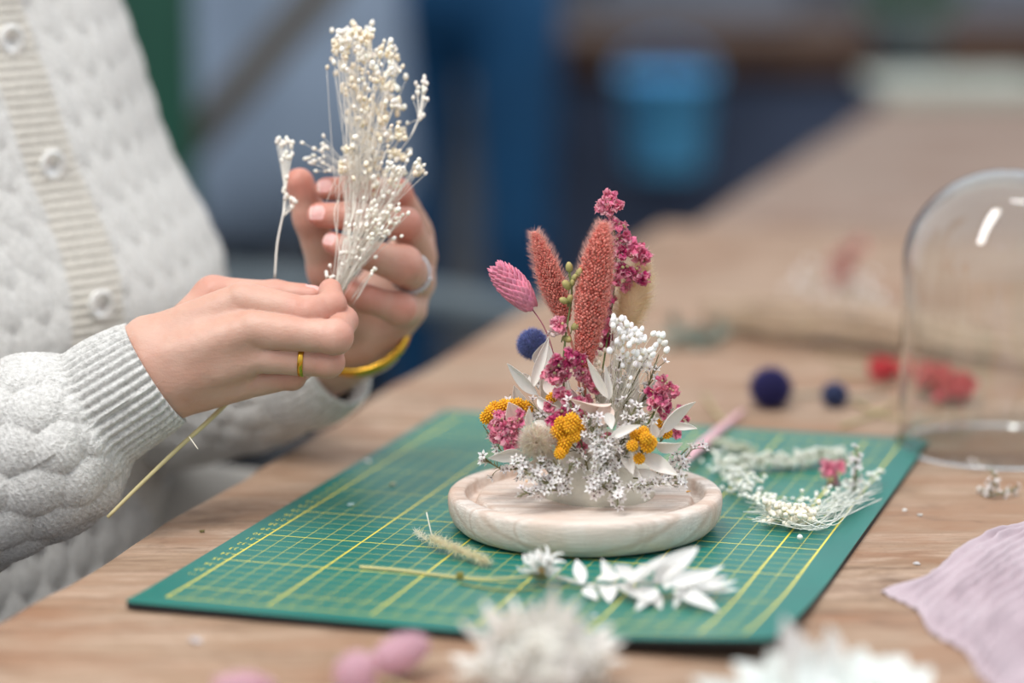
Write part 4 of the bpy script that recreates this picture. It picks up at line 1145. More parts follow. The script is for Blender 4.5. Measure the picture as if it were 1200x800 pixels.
s1 = spike_grains([A(663, 376, .6), A(650, 340, .6), A(637, 302, .5), A(627, 273, .4)], .62, 1000, .078, COR1, COR2, .5, 2600, .0065, bcol=S_('#FFCFC2'))
stem_part(s1, [A(663, 376, .6), A(676, 430, .3), root_pt], .07, S_('#C77F6A'))
s2 = spike_grains([A(684, 432, -.8), A(690, 380, -1), A(699, 315, -1), A(708, 262, -1)], .84, 1650, .085, COR1, S_('#C25648'), .5, 3400, .0065, bcol=S_('#FFCFC2'), pw=1.35)
stem_part(s2, [A(684, 432, -.8), A(686, 470, -.4), root_pt], .08, S_('#C77F6A'))
# pink canary grass head: overlapping scales
mb = MB(); P = spline([A(620, 357, .2), A(606, 340, .1), A(582, 314, .1)], 30); n = 150; t = (np.arange(n) + .5) / n
prof = .70 * np.sin(PI * np.clip(.14 + .80 * t, 0, 1)) ** .6; c, tg = along(P, t); Bm = basis(tg[0]); ph = t * n * 2.39996
o = np.cos(ph)[:, None] * Bm[:, 0] + np.sin(ph)[:, None] * Bm[:, 1]
mb.tube(P, .62 * np.sin(PI * np.clip(.14 + .80 * np.linspace(0, 1, 30), 0, 1)) ** .6, 16, 0, S_('#A8506A'))
sv = ICO2[0] * [.20, .07, .34]; sv[:, 0] *= 1 - .6 * np.clip(sv[:, 2:3] / .34, 0, 1)[:, 0]; sc_ = np.where((np.abs(ICO2[0][:, 0]) > .55)[:, None], np.array([1.25, 1.35, 1.3]), np.array([1, 1, 1.]))
X_ = unit_rows(np.cross(o, tg)); Zs = unit_rows(tg + o * .35); Ys = np.cross(Zs, X_)
mb.inst((sv, ICO2[1], sc_), np.stack([X_, Ys, Zs], 2) * rng.uniform(.9, 1.1, n)[:, None, None], c + o * (prof * .93)[:, None], 0, col_var(S_('#CC7A90'), n, .1))
ph_ = part(mb, 'canary_grass_head', M_grain)
stem_part(ph_, [A(620, 357, .2), A(637, 382, 0), A(648, 412, 0), A(655, 452, 0)], .035, S_('#B06A78'))

def blossom_spike(pts, stem_pts, name='larkspur_spike', n=7, depth=0.0, col=PINK, buds=True, stemcol=GREEN_STEM, label=None):
    "pts: (x, y, radius px, depth offset, colour)"
    mb = MB(); px = pxcm(A(*pts[0][:2]))
    for q in pts:
        c = A(q[0], q[1], q[3]); r = q[2] / px
        for j in range(3):
            d = unit(np.array([rng.normal() * .6, -1.0 + rng.normal() * .4, .35 + rng.normal() * .6]))
            add_blossom(mb, c + rng.normal(size=3) * r * .38, d, r * rng.uniform(.75, 1.0), q[4] if len(q) > 4 else col, PALE_PINK * rng.uniform(.75, 1), n)
        # small green-cream throat
        mb.inst(ICO1, np.stack([np.eye(3) * r * .2] * 2), c + rng.normal(size=(2, 3)) * r * .3 + [0, -.2, 0], 0, col_var(S_('#C9BE8E'), 2))
    o = part(mb, name, M_petal)
    if label: o['label'] = label
    if stem_pts: stem_part(o, [A(*q) for q in stem_pts], .06, stemcol)
    return o
# tall larkspur behind the right foxtail
blossom_spike([(706, 240, 9, 1.2, ROSE), (715, 233, 8, 1.2, ROSE), (724, 240, 9, 1.2, PINK), (716, 246, 8, 1.2, ROSE), (722, 262, 10, 1.2, PINK), (731, 266, 7, 1.2, ROSE), (727, 279, 9, 1.3, PINK), (720, 283, 8, 1.3, ROSE),
               (730, 294, 10, 1.3, MAG), (742, 300, 12, 1.3, PINK), (753, 303, 8, 1.4, ROSE), (722, 300, 10, 1.3, PINK), (728, 314, 12, 1.2, MAG), (742, 317, 11, 1.3, MAG), (735, 326, 9, 1.3, PINK), (718, 328, 11, 1.2, PINK), (712, 340, 9, 1.2, ROSE),
               (712, 366, 11, 1.4, MAG), (708, 384, 12, 1.4, PINK), (716, 396, 10, 1.5, MAG), (700, 402, 10, 1.5, PINK), (714, 352, 9, 1.4, MAG)],
              [(716, 246, 1.3), (722, 300, 1.4), (714, 380, 1.3), (700, 470, .6)])
# front larkspur with green buds
fl_ = blossom_spike([(656, 380, 10, -1.2, ROSE), (650, 388, 7, -1.2, PALE_PINK * .9), (668, 416, 11, -1.8, MAG), (657, 424, 11, -1.9, MAG), (676, 425, 9, -1.7, MAG), (648, 432, 11, -1.8, PINK), (643, 442, 11, -1.8, ROSE), (657, 444, 9, -1.8, PINK), (680, 440, 9, -1.5, ROSE), (690, 448, 9, -1.3, ROSE),
                     (664, 470, 10, -2, PINK), (652, 482, 12, -2.2, MAG), (660, 488, 10, -2.2, MAG), (674, 476, 9, -2.0, PINK), (678, 484, 9, -2.2, MAG), (645, 478, 8, -2.1, PINK)],
                    [(667, 318, -.6), (670, 345, -.8), (664, 385, -1.2), (660, 430, -1.4), (664, 500, -1)], name='larkspur_spike')
mb = MB(); px = pxcm(A(668, 340))
for (x, y, r, dx, dy) in ((667, 313, 6, -.1, 1), (679, 319, 6, .5, .8), (673, 325, 4.5, .6, .9), (664, 334, 6.5, -.4, .6), (661, 352, 5.5, -.9, .4), (668, 350, 5, .1, .6), (675, 382, 6.5, .8, .6), (664, 397, 6, .4, -.1), (671, 331, 4, 0, 1)):
    c = A(x, y, -1.2); d = unit([dx, -.3, dy]); v_, f_ = ICO2
    B_2 = basis(d) * (np.array([.62, .62, 1.0]) * r / px * 1.15)
    t_ = (v_[:, 2:3] + 1) / 2; cc = S_('#B9A96C') * t_ + S_('#8C9458') * (1 - t_)
    rib_ = 1 + .1 * np.cos(np.arctan2(v_[:, 1], v_[:, 0]) * 5)
    vv_ = v_ * np.stack([rib_, rib_, np.ones_like(rib_)], 1)
    mb.add(vv_ @ B_2.T + c, f_, 0, cc)
    mb.tube([c - d * r / px, c - d * r / px - [0.05, 0, .25]], .03, 5, 0, GREEN_STEM)
sub(mb, 'green_buds', M_stem, fl_)
# left and right pink clusters
blossom_spike([(580, 494, 8, -1.5, ROSE), (588, 489, 8, -1.5, PINK), (590, 505, 10, -1.9, PINK), (601, 496, 9, -1.8, ROSE), (610, 492, 8, -1.8, PINK), (581, 510, 9, -1.8, ROSE), (593, 516, 9, -2.0, PINK), (604, 510, 9, -2.0, ROSE), (598, 521, 7, -2, PINK)],
              [(600, 500, -1.5), (640, 530, -1), (680, 550, 0)], 'larkspur_cluster')
blossom_spike([(780, 447, 8, -1.5, PINK), (786, 456, 7, -1.5, ROSE), (772, 456, 9, -1.6, ROSE), (763, 464, 8, -1.6, PINK), (775, 468, 9, -1.7, PINK), (782, 474, 7, -1.6, MAG), (768, 473, 8, -1.7, ROSE), (776, 483, 6, -1.7, PINK), (765, 459, 7, -1.6, MAG)],
              [(776, 460, -1.5), (760, 495, -1), (720, 545, 0)], 'larkspur_cluster')
blossom_spike([(799, 483, 7, 1.5, PINK), (792, 505, 7, 1, PINK), (797, 490, 7, 1.3, MAG), (788, 508, 6, 1, ROSE)], [(796, 492, 1.3), (760, 530, .5), (720, 550, 0)], 'larkspur_cluster')
blossom_spike([(712, 510, 6, -2, ROSE), (676, 515, 6, -2.2, PINK), (681, 524, 6, -2.2, ROSE), (686, 470, 8, -.9, ROSE), (697, 455, 8, -.6, PINK)], None, 'larkspur_cluster')

# bunny tails
def bunny_tail(c0, c1, rad, col, hair_len, n, label=None, stem=None, hair_dir=None, parent_part=True, brad=.0045, shell=.75):
    mb = MB(); P = spline([c0, (c0 + c1) / 2, c1], 24); tt = np.linspace(0, 1, 24)
    prof = lambda t: rad * np.sin(PI * np.clip(.1 + .885 * t, 0, 1)) ** .7
    mb.tube(P, prof(tt) * shell, 18, 0, np.asarray(col) * .86)
    t = rng.random(n); c, tg = along(P, t); o = rand_dir(n); o -= tg * (o * tg).sum(1)[:, None]; o = unit_rows(o)
    cl_ = col_var(col, n, .09)
    mb2 = MB(); add_hairs(mb2, c + o * (prof(t) * shell * .95)[:, None], o * .9 + tg * (.55 + 1.2 * (t[:, None] - .5)), hair_len * rng.uniform(.5, 1.2, n), brad, 0, cl_, .35)
    return mb, mb2
mb, mb2 = bunny_tail(A(733, 382, 1.6), A(752, 312, 1.8), .85, np.array([1.0, .82, .58]), .75, 3600)
o = part(mb, 'bunny_tail', M_hair); sub(mb2, 'tail_hairs', M_hair, o)['kind'] = 'stuff'; stem_part(o, [A(733, 382, 1.6), A(724, 450, 1), root_pt], .06, STRAW)
# front cream thistle head facing the viewer
c = A(629, 517, -3.0); n = 3400; dd = rand_dir(n); dd = dd[(dd @ unit([0.05, -1, .15])) > -.45]; n = len(dd)
mb = MB(); v_, f_ = ICO3; mb.add(v_ * [.62, .55, .62] + c, f_, 0, S_('#E8DAC2'))
mb.add(ICO2[0] * .06 + c + np.array([-.03, -.72, .1]), ICO2[1], 0, S_('#A89272'))
o = part(mb, 'cream_thistle_head', M_hair, label='cream hairy head, low at the front')
mb = MB(); add_hairs(mb, c + dd * .5, dd + [0, -.15, 0], .62 * rng.uniform(.6, 1.15, n), .008, 0, col_var(S_('#FFEFDF'), n, .16), .35); sub(mb, 'thistle_hairs', M_hair, o)['kind'] = 'stuff'
stem_part(o, [c + [0, .3, 0], A(650, 540, -1), root_pt - [0, 0, 1]], .06, STRAW)
# blue globe thistle at the back left
def globe_thistle(c, r, col, hair=True):
    mb = MB(); v_, f_ = ICO3; mb.add(v_ * r * .78 + c, f_, 0, np.asarray(col) * .7)
    n = 420; i = np.arange(n) + .5; z = 1 - 2 * i / n; a = i * 2.39996; d = np.stack([np.sqrt(1 - z*z) * np.cos(a), np.sqrt(1 - z*z) * np.sin(a), z], 1)
    mb2 = MB(); mb2.inst((STAR[0] * [1, 1, 1.3], STAR[1], np.ones_like(STAR[2])), bases(d) * (r * .13), c + d * r * .90, 0, col_var(col, n, .18))
    add_hairs(mb2, np.repeat(c + d * r * .7, 4, 0), np.repeat(d, 4, 0) + rng.normal(size=(n * 4, 3)) * .22, r * rng.uniform(.36, .56, n * 4), r * .02, 0, col_var(np.clip(np.asarray(col) * 1.35, 0, 1), n * 4, .2), .15)
    return mb, mb2
mb, mb2 = globe_thistle(A(624, 403, 2.5), .78, S_('#6C76AA')); o = part(mb, 'blue_globe_thistle', M_petal); sub(mb2, 'florets', M_petal, o)['kind'] = 'stuff'
stem_part(o, [A(624, 403, 2.5), A(650, 470, 1.5), root_pt], .06, OLIVE)
# yellow button clusters
def yellow_cluster(pts, rpx, off, name='yellow_button_cluster'):
    mb = MB(); px = pxcm(A(pts[0][0], pts[0][1], off)); stemc = []
    for (x, y) in pts:
        r = rpx / px * rng.uniform(.85, 1.1); c = A(x, y, off + rng.uniform(-.3, .3)); n = 52; i = np.arange(n) + .5; z = 1 - 2 * i / n; a = i * 2.39996
        d = np.stack([np.sqrt(1 - z*z) * np.cos(a), np.sqrt(1 - z*z) * np.sin(a), z], 1)
        mb.add(ICO2[0] * r * .8 + c, ICO2[1], 0, S_('#C98A12')); mb.inst(ICO1, bases(d) * (np.array([.155, .155, .25]) * r * 1.1)[None, None], c + d * r * .88, 0, col_var(S_('#F2B421'), n, .1)); stemc.append(c)
    o = part(mb, name, M_grain)
    mb = MB(); base = np.mean(stemc, 0) + np.array([.1, 1.6, -1.0])
    for c in stemc: mb.tube(spline([base, (base + c) / 2 + [0, .2, -.1], c], 8), .025, 5, 0, OLIVE)
    sub(mb, 'stems', M_stem, o); return o
yellow_cluster([(658, 496), (670, 492), (678, 498), (665, 504), (673, 511), (662, 518), (656, 531), (653, 506), (659, 526), (668, 500)], 8.2, -3.2)
yellow_cluster([(745, 510), (754, 506), (757, 513), (741, 522), (759, 522), (749, 537), (750, 514), (762, 518)], 8.0, -3.4)
yellow_cluster([(570, 489), (575, 483), (591, 475), (597, 482), (588, 483), (580, 478), (607, 474), (616, 478), (600, 474)], 8.0, -.8)
yellow_cluster([(646, 466), (650, 463)], 7.0, -.8); yellow_cluster([(774, 497), (781, 507), (770, 503), (776, 571)][:3], 7.0, -.6)

# bleached leaves
LEAVES = [  # base x y off, tip x y off, width px, bend
 (624, 455, -.5, 643, 394, -.6, 12, .1), (629, 462, -1.2, 594, 426, -1.4, 15, .12), (636, 430, .8, 640, 400, .8, 26, .1), (630, 467, -1.6, 657, 479, -2.4, 15, -.2),
 (712, 466, -2.4, 688, 420, -2.8, 11, .12), (714, 468, -2.2, 709, 428, -2.4, 10, .1), (716, 473, -2.3, 668, 466, -3.0, 17, -.3), (711, 484, -2.8, 717, 503, -3.3, 13, .2), (713, 475, -2.4, 704, 500, -3.0, 20, .2),
 (716, 512, -3.2, 751, 498, -3.8, 13, .2), (774, 508, -2.4, 815, 471, -2.6, 20, .55), (768, 519, -2.6, 800, 519, -3.2, 18, -.3), (786, 498, -1.5, 817, 502, -1.7, 9, .2), (768, 513, -2.6, 763, 494, -2.8, 12, .1), (770, 512, -2.4, 779, 500, -2.6, 8, .1),
 (752, 534, -2.8, 794, 556, -3.8, 20, .25), (744, 552, -2.8, 786, 568, -4.0, 15, .2), (730, 540, -2.6, 752, 560, -3.2, 12, .1), (612, 530, -2.6, 572, 537, -3.0, 17, .35), (626, 494, -2.4, 655, 506, -3.0, 10, .2), (618, 500, -2.2, 620, 478, -2.6, 9, .1),
 (606, 494, -1.6, 596, 471, -1.8, 22, .1), (700, 470, .6, 722, 418, .4, 22, .2), (738, 440, .8, 752, 408, .6, 20, .2), (724, 480, -.6, 730, 440, -.8, 20, .15), (640, 445, -.4, 660, 470, -1, 20, .2), (690, 500, -1.5, 700, 470, -2, 18, .2),
 (648, 556, -2.2, 640, 520, -2.6, 16, .1), (716, 545, -2.4, 738, 520, -3.0, 18, .2), (748, 478, 0, 776, 440, 0, 16, .3), (604, 520, .5, 590, 490, .5, 16, .2), (620, 440, .5, 608, 452, .2, 16, .2), (732, 525, -2.8, 742, 556, -3.3, 16, .15),
 (650, 500, -1.0, 630, 474, -1.2, 22, .1), (688, 490, -1.2, 668, 455, -1.6, 14, .1), (760, 500, -.8, 790, 478, -1.0, 14, .3), (640, 540, -2.0, 616, 548, -2.6, 14, .2),
 (680, 520, .6, 662, 432, .4, 26, .1), (690, 520, .9, 684, 448, .9, 22, .1), (700, 520, .6, 706, 430, .5, 20, .1), (726, 520, .5, 748, 440, .4, 24, .1), (660, 520, .2, 634, 440, 0, 26, .1), (670, 540, -.6, 640, 486, -.8, 24, .1), (735, 540, -.4, 772, 488, -.5, 22, .1), (620, 500, .4, 602, 452, .3, 20, .15), (700, 540, -1.4, 684, 506, -1.6, 22, .1), (728, 545, -1.6, 748, 512, -1.8, 20, .1), (640, 450, 2.2, 636, 408, 2.3, 18, .1), (715, 470, .2, 724, 432, 0, 16, .1)]
for i, (bx, by, bo, tx, ty, to_, wpx, bd) in enumerate(LEAVES):
    mb = MB(); a_, b_ = A(bx, by, bo), A(tx, ty, to_); px = pxcm(a_)
    add_leaf(mb, a_, b_, wpx / px, None, 0, BLEACH * rng.uniform(.9, 1.02) * (S_('#F4E2D6') / S_('#F1ECE5') if i in (6, 8, 21) else 1), bd, .28, rng.normal() * .25, .018)
    mb.tube(spline([a_, a_ + (root_pt - a_) * .18 + [0, .1, 0]], 4), .03, 5, 0, BLEACH * .85)
    o = part(mb, 'bleached_leaf', M_white)
# white statice sprigs: stars along branching stems
def statice(path, n, spread, r=.26, name='statice_sprig', stemr=.045, col=WHITE, branch=True, make=None, dirbias=(0, -.6, .35), stemcol=OLIVE):
    P = spline(path, 30); mb = MB(); t = rng.uniform(.12, 1.0, n); c, tg = along(P, t)
    off = rng.normal(size=(n, 3)) * spread * [1, .7, 1]; pos = c + off
    d = unit_rows(unit_rows(off + 1e-6) + np.array(dirbias) + tg * .35 + rng.normal(size=(n, 3)) * .25)
    add_stars(mb, pos, d, r * rng.uniform(.8, 1.15, n), col)
    o = (make or part)(mb, name, M_white)
    mb = MB(); mb.tube(P, np.linspace(stemr, stemr * .6, 30), 6, 0, stemcol)
    for k_ in range(n):
        j = max(0, int(t[k_] * 29) - 3); mb.tube(spline([P[j], (P[j] + pos[k_]) / 2 + tg[k_] * .08, pos[k_] - d[k_] * r * .3], 5), .018, 4, 0, stemcol * rng.uniform(.8, 1.2))
    # small green scale leaves up the stem
    m_ = n; tt = rng.uniform(.05, .9, m_); c2, tg2 = along(P, tt); add_hairs(mb, c2, tg2 + rng.normal(size=(m_, 3)) * .5, .32, .03, 0, col_var(S_('#8D8C62'), m_, .15), .2)
    (lambda q: q)(mb.build('stem', M_stem, o)); return o
ST = [([(690, 555, -2.2), (676, 500, -2.8), (668, 468, -2.8)], 16, .22), ([(712, 560, -2.8), (700, 520, -3.3), (684, 480, -3.2)], 30, .30), ([(690, 566, -3.0), (706, 545, -3.4), (712, 505, -3.4)], 26, .30),
      ([(716, 560, -3.0), (710, 540, -3.5), (706, 520, -3.5)], 22, .34), ([(692, 574, -3.4), (706, 570, -3.8), (718, 552, -3.8)], 20, .26), ([(690, 570, -3.2), (696, 562, -3.6), (700, 556, -3.7)], 8, .25),
      ([(722, 535, -2.2), (736, 495, -2.4), (748, 470, -2.2)], 26, .34), ([(725, 530, -2.4), (740, 500, -2.6), (765, 484, -2.2)], 22, .3), ([(720, 545, -2.8), (735, 530, -3.0), (738, 515, -3.0)], 16, .28),
      ([(730, 572, -3.2), (758, 568, -3.8), (800, 566, -3.6)], 30, .2), ([(742, 560, -2.8), (778, 562, -3.2), (806, 556, -3.0)], 16, .18), ([(716, 562, -3.2), (724, 575, -4.0), (723, 594, -4.6)], 16, .22), ([(700, 566, -3.2), (722, 580, -4.0), (728, 582, -4.4)], 8, .2),
      ([(664, 572, -3.0), (630, 560, -3.6), (602, 538, -3.2)], 22, .24), ([(668, 574, -3.2), (640, 566, -3.8), (615, 552, -3.8)], 24, .24), ([(660, 575, -3.4), (630, 574, -4.0), (606, 582, -4.2)], 16, .2), ([(660, 572, -3.0), (654, 548, -3.5), (648, 538, -3.4)], 12, .18), ([(662, 572, -3.2), (668, 548, -3.6), (682, 535, -3.4)], 16, .16),
      ([(650, 560, -2.6), (636, 545, -3.4), (630, 538, -3.6)], 14, .24), ([(630, 545, -.4), (590, 530, -.8), (566, 498, -.8)], 18, .22), ([(630, 548, -.6), (586, 548, -1.2), (566, 535, -1.4)], 18, .2), ([(625, 530, .4), (598, 480, 0), (598, 462, 0)], 14, .2),
      ([(735, 520, -.3), (760, 450, .2), (772, 415, .2)], 26, .3), ([(730, 480, -.8), (756, 420, -.4), (770, 405, -.2)], 16, .26), ([(790, 560, 1), (808, 530, .8), (820, 520, .8)], 12, .2), ([(760, 560, -.5), (790, 540, -.6), (806, 525, -.6)], 14, .2), ([(650, 470, 1.8), (640, 440, 2.0), (634, 416, 2.0)], 22, .35), ([(700, 520, -.6), (690, 480, -.6), (684, 460, -.6)], 22, .4), ([(660, 530, -.6), (640, 500, -.6), (622, 478, -.4)], 22, .4), ([(690, 540, -1.6), (650, 500, -1.6), (620, 470, -1.2)], 14, .25), ([(712, 500, -1.4), (720, 450, -1.2), (728, 420, -1)], 12, .2)]
for path, n, sp in ST: statice([A(*q) for q in path], n, sp * .9, .27)
# white bud spray, right of the coral spikes
def bud_spray(tops, base, rpx, mk, name, col=WHITE, stemcol=S_('#E6E0CE'), jitter=0, tube_r=.012, sway=.4):
    "tops: list of world points; one thin stem to each from near the base"
    mb = MB(); T_ = np.asarray(tops); n = len(T_); d = unit_rows(T_ - base + rng.normal(size=(n, 3)) * .8)
    add_buds(mb, T_, d, rpx * rng.uniform(.8, 1.15, n), col)
    o = mk(mb, name, M_bud)
    mb = MB()
    for k_ in range(0, n, 2 if n > 20 else 1):
        b0 = base + rng.normal(size=3) * .12; m_ = b0 + (T_[k_] - b0) * .6 + rng.normal(size=3) * sway * .3
        mb.tube(spline([b0, m_, T_[k_]], 9), tube_r, 4, 0, stemcol * rng.uniform(.85, 1.05))
    mb.build('stems', M_stem, o)
    return o
bp = [(275, 15), (300, 20), (288, 35), (345, 50), (320, 70), (360, 62), (390, 65), (372, 85), (430, 85), (470, 90), (455, 105), (440, 128), (480, 145), (410, 210), (436, 140), (388, 158), (350, 110), (310, 75), (262, 150), (340, 265), (330, 300), (345, 340), (412, 150), (330, 45), (298, 60), (280, 45), (308, 100), (340, 90), (375, 110), (400, 100), (270, 30), (336, 130), (350, 150), (365, 165), (330, 170), (310, 150), (420, 180), (300, 180), (430, 165), (380, 185), (355, 205), (318, 210), (290, 110), (452, 90), (468, 118)]
tops = [A(640 + x / 3.477 + rng.normal() * .8, 370 + y / 3.477 + rng.normal() * .8, -1.2 + rng.uniform(-.6, .5)) for x, y in bp] + [A(640 + rng.uniform(265, 400) / 3.477, 370 + rng.uniform(20, 220) / 3.477, rng.uniform(-1.2, 0)) for _ in range(60)]
bud_spray(tops, A(716, 498, -1.4), .14, part, 'white_bud_spray')
tops = [A(rng.normal(700, 7), rng.normal(430, 16), rng.uniform(.2, 1.2)) for _ in range(26)]
bud_spray(tops, A(704, 490, .4), .11, part, 'white_bud_spray', CREAM)
# petals fallen on the base
for (x, y, cc_) in ((616, 564, '#F2C060'), (628, 561, '#E9DFD0'), (804, 576, '#F2C060'), (690, 590, '#E9DFD0'), (722, 596, '#C9BDA0')):
    p_ = at_z(x, y, BTOP + .03); mb = MB(); add_leaf(mb, p_, p_ + [.25, .05, .03], .12, [0, 0, 1], 0, S_(cc_), .1)
    tag(mb.build('fallen_petal', M_white), {616: 'tiny yellow petal fallen on the left of the wooden base', 628: 'tiny cream petal fallen on the left of the wooden base', 804: 'tiny yellow petal fallen on the right of the wooden base', 690: 'tiny cream petal fallen at the front centre of the wooden base', 722: 'tiny brownish bit fallen at the front centre of the wooden base'}[x], 'petal', 'crumbs on the wooden base')

# ================================================================ the bunch in the hands
hb = thing('dried_flower_bunch', at_depth(400, 345, 132.6), 'cream dried flower bunch with fine stems held up between the two hands', 'flower bunch')
def H(x, y, off=0): return at_depth(x, y, 132.6 + off)
pinch = H(392, 352)
def hpart(mb, name, mat): return mb.build(name, mat, hb)
CR = S_('#F8F2E6')
outline = [(397, 48, 11), (415, 40, 8), (430, 42, 8), (405, 50, 14), (425, 55, 14), (400, 75, 12), (440, 70, 14), (455, 62, 8), (420, 85, 16), (445, 95, 16), (462, 80, 10), (410, 105, 12), (432, 115, 16), (456, 108, 12), (420, 135, 14), (448, 135, 16), (464, 122, 8), (430, 160, 16), (455, 155, 14), (410, 180, 10), (440, 185, 16), (465, 180, 10), (466, 160, 7), (405, 195, 8), (436, 210, 14), (462, 205, 12), (490, 200, 5)]
tops = []
for (x, y, r) in outline:
    for _ in range(22): tops.append(H(x + rng.normal() * r * .55, y + rng.normal() * r * .6, rng.normal() * .9 + 1.2))
tops = np.array(tops)
grp = rng.permutation(len(tops)); stems_n = 26
for g_ in range(8):
    sel = [k_ for k_ in range(len(tops)) if int((tops[k_] - tops.min(0))[2] * 1.7 + (tops[k_] - tops.min(0))[0] * 1.3) % 8 == g_]
    if len(sel) < 3: continue
    T_ = tops[sel]; mb = MB(); d = unit_rows(T_ - pinch + rng.normal(size=T_.shape) * 4)
    add_buds(mb, T_, d, .12 * rng.uniform(.7, 1.25, len(T_)), CR * (np.array([1, 1, 1]) if rng.random() < .6 else np.array([.97, .90, .78]))); o = hpart(mb, 'bud_spray', M_bud); o['kind'] = 'stuff'
    mb = MB()
    for tpt_ in T_[::4]:
        mid = np.array([H(412 + rng.normal() * 9, 250, .4), H(425 + rng.normal() * 12, 190, .8)])
        w_ = rng.random(); fork = pinch * .0 + H(418 + rng.normal() * 12, 215 + rng.normal() * 18, .6)
        if tpt_[2] > fork[2] + 1.5:
            a_ = fork * .45 + tpt_ * .55 + rng.normal(size=3) * .15
            mb.tube(spline([fork, a_, tpt_], 8), .014, 4, 0, CR * .95)
        else: mb.tube(spline([H(410, 290, .2), tpt_], 4), .014, 4, 0, CR * .95)
    mb.build('fine_stems', M_stem, o)
mb = MB()
for k_ in range(20):
    x1, y1 = 418 + rng.normal() * 13, 205 + rng.normal() * 20
    mb.tube(spline([pinch + rng.normal(size=3) * .12, H(398 + (x1 - 418) * .5 + rng.normal() * 3 + 6, 300, .1), H(x1 - 4, 250, .4), H(x1, y1, .8)], 14), .022, 5, 0, CR * rng.uniform(.85, 1.0))
hpart(mb, 'stems', M_stem)
# small lower sprays in front of the far hand
for (x, y, n, sp, bx, by) in ((440, 262, 34, 12, 398, 345), (428, 275, 26, 12, 395, 345), (455, 258, 16, 9, 400, 340), (447, 240, 14, 9, 400, 335), (437, 318, 5, 3, 415, 352), (470, 248, 6, 5, 405, 330), (384, 322, 7, 6, 392, 350), (410, 300, 10, 8, 394, 350), (466, 200, 14, 8, 420, 300), (486, 192, 10, 6, 430, 290)):
    T_ = np.array([H(x + rng.normal() * sp, y + rng.normal() * sp, -.6 + rng.normal() * .3) for _ in range(n)])
    bud_spray(T_, H(bx, by, -.2), .098, hpart, 'bud_spray', CR, CR * .95, sway=.3)['kind'] = 'stuff'
# drooping side tuft at the right
T_ = np.array([H(494 + rng.normal() * 5, 108 + rng.normal() * 8, .8) for _ in range(16)] + [H(490 + rng.normal() * 4, 140 + rng.normal() * 5, .8) for _ in range(6)])
mb = MB(); add_buds(mb, T_, rand_dir(len(T_)) * .3 + [0, 0, 1], .10, CR); o = hpart(mb, 'bud_spray', M_bud); mb = MB()
for q in T_: mb.tube(spline([H(455, 190, .6), H(478, 165, .7), H(490, 140, .8), q], 10), .015, 4, 0, CR)
mb.build('fine_stems', M_stem, o)
# left small sprays near the thumb
T_ = np.array([H(372 + rng.normal() * 9, 188 + rng.normal() * 9, 1.6) for _ in range(20)]); bud_spray(T_, H(412, 205, 1.4), .10, hpart, 'bud_spray', CR, CR * .95, sway=.2)
# the long straw-coloured stalk running down under the near wrist
mb = MB(); P = spline([H(268, 470, -1.0), H(240, 497, -2.4), H(212, 522, -3.2), H(160, 572, -4.4), H(126, 606, -5.0)], 24); mb.tube(P, np.linspace(.13, .09, 24), 8, 0, S_('#CDBE8C'))
mb.tube(spline([H(222, 512, -3.8), H(232, 526, -4.2)], 4), .03, 5, 0, CREAM)
tag(mb.build('straw_stalk', M_stem, origin=H(126, 606, -5.0)), 'long straw coloured stalk slanting down from under the near hand past the sleeve', 'stalk')
# separate thin sprig standing between body and thumb
sb = thing('dried_flower_sprig', H(322, 326, -1), 'single thin cream sprig standing up behind the near hand, left of the far thumb', 'flower sprig')
T_ = np.array([H(333 + rng.normal() * 7, 168 + rng.normal() * 3.5, 1.0) for _ in range(12)] + [H(338 + rng.normal() * 4, 185 + rng.normal() * 8, 1.0) for _ in range(8)] + [H(335 + rng.normal() * 3, 225 + rng.normal() * 12, .8) for _ in range(7)] + [H(345 + rng.normal() * 3, 235 + rng.normal() * 6, .8) for _ in range(4)])
mb = MB(); add_buds(mb, T_, rand_dir(len(T_)) * .4 + [0, 0, 1], .105, CR); o = mb.build('bud_spray', M_bud, sb)
mb = MB(); stalk = spline([H(322, 326, .6), H(325, 285, .6), H(333, 245, .7)], 12); mb.tube(stalk, .06, 6, 0, CR * .95)
for q in T_: mb.tube(spline([H(331, 255, .7), H(334, 230, .8) if q[2] > H(0, 220)[2] else (H(331, 255, .7) + q) / 2, q], 8), .018, 4, 0, CR * .95)
mb.build('stem', M_stem, sb)
# ================================================================ loose pieces lying on mat and table
def lying_thing(name, label, cat, x, y, z=0.0, group=None): return thing(name, at_z(x, y, z), label, cat, group)
def G(x, y, z=0.0): return at_z(x, y, z)
MT = MAT_T
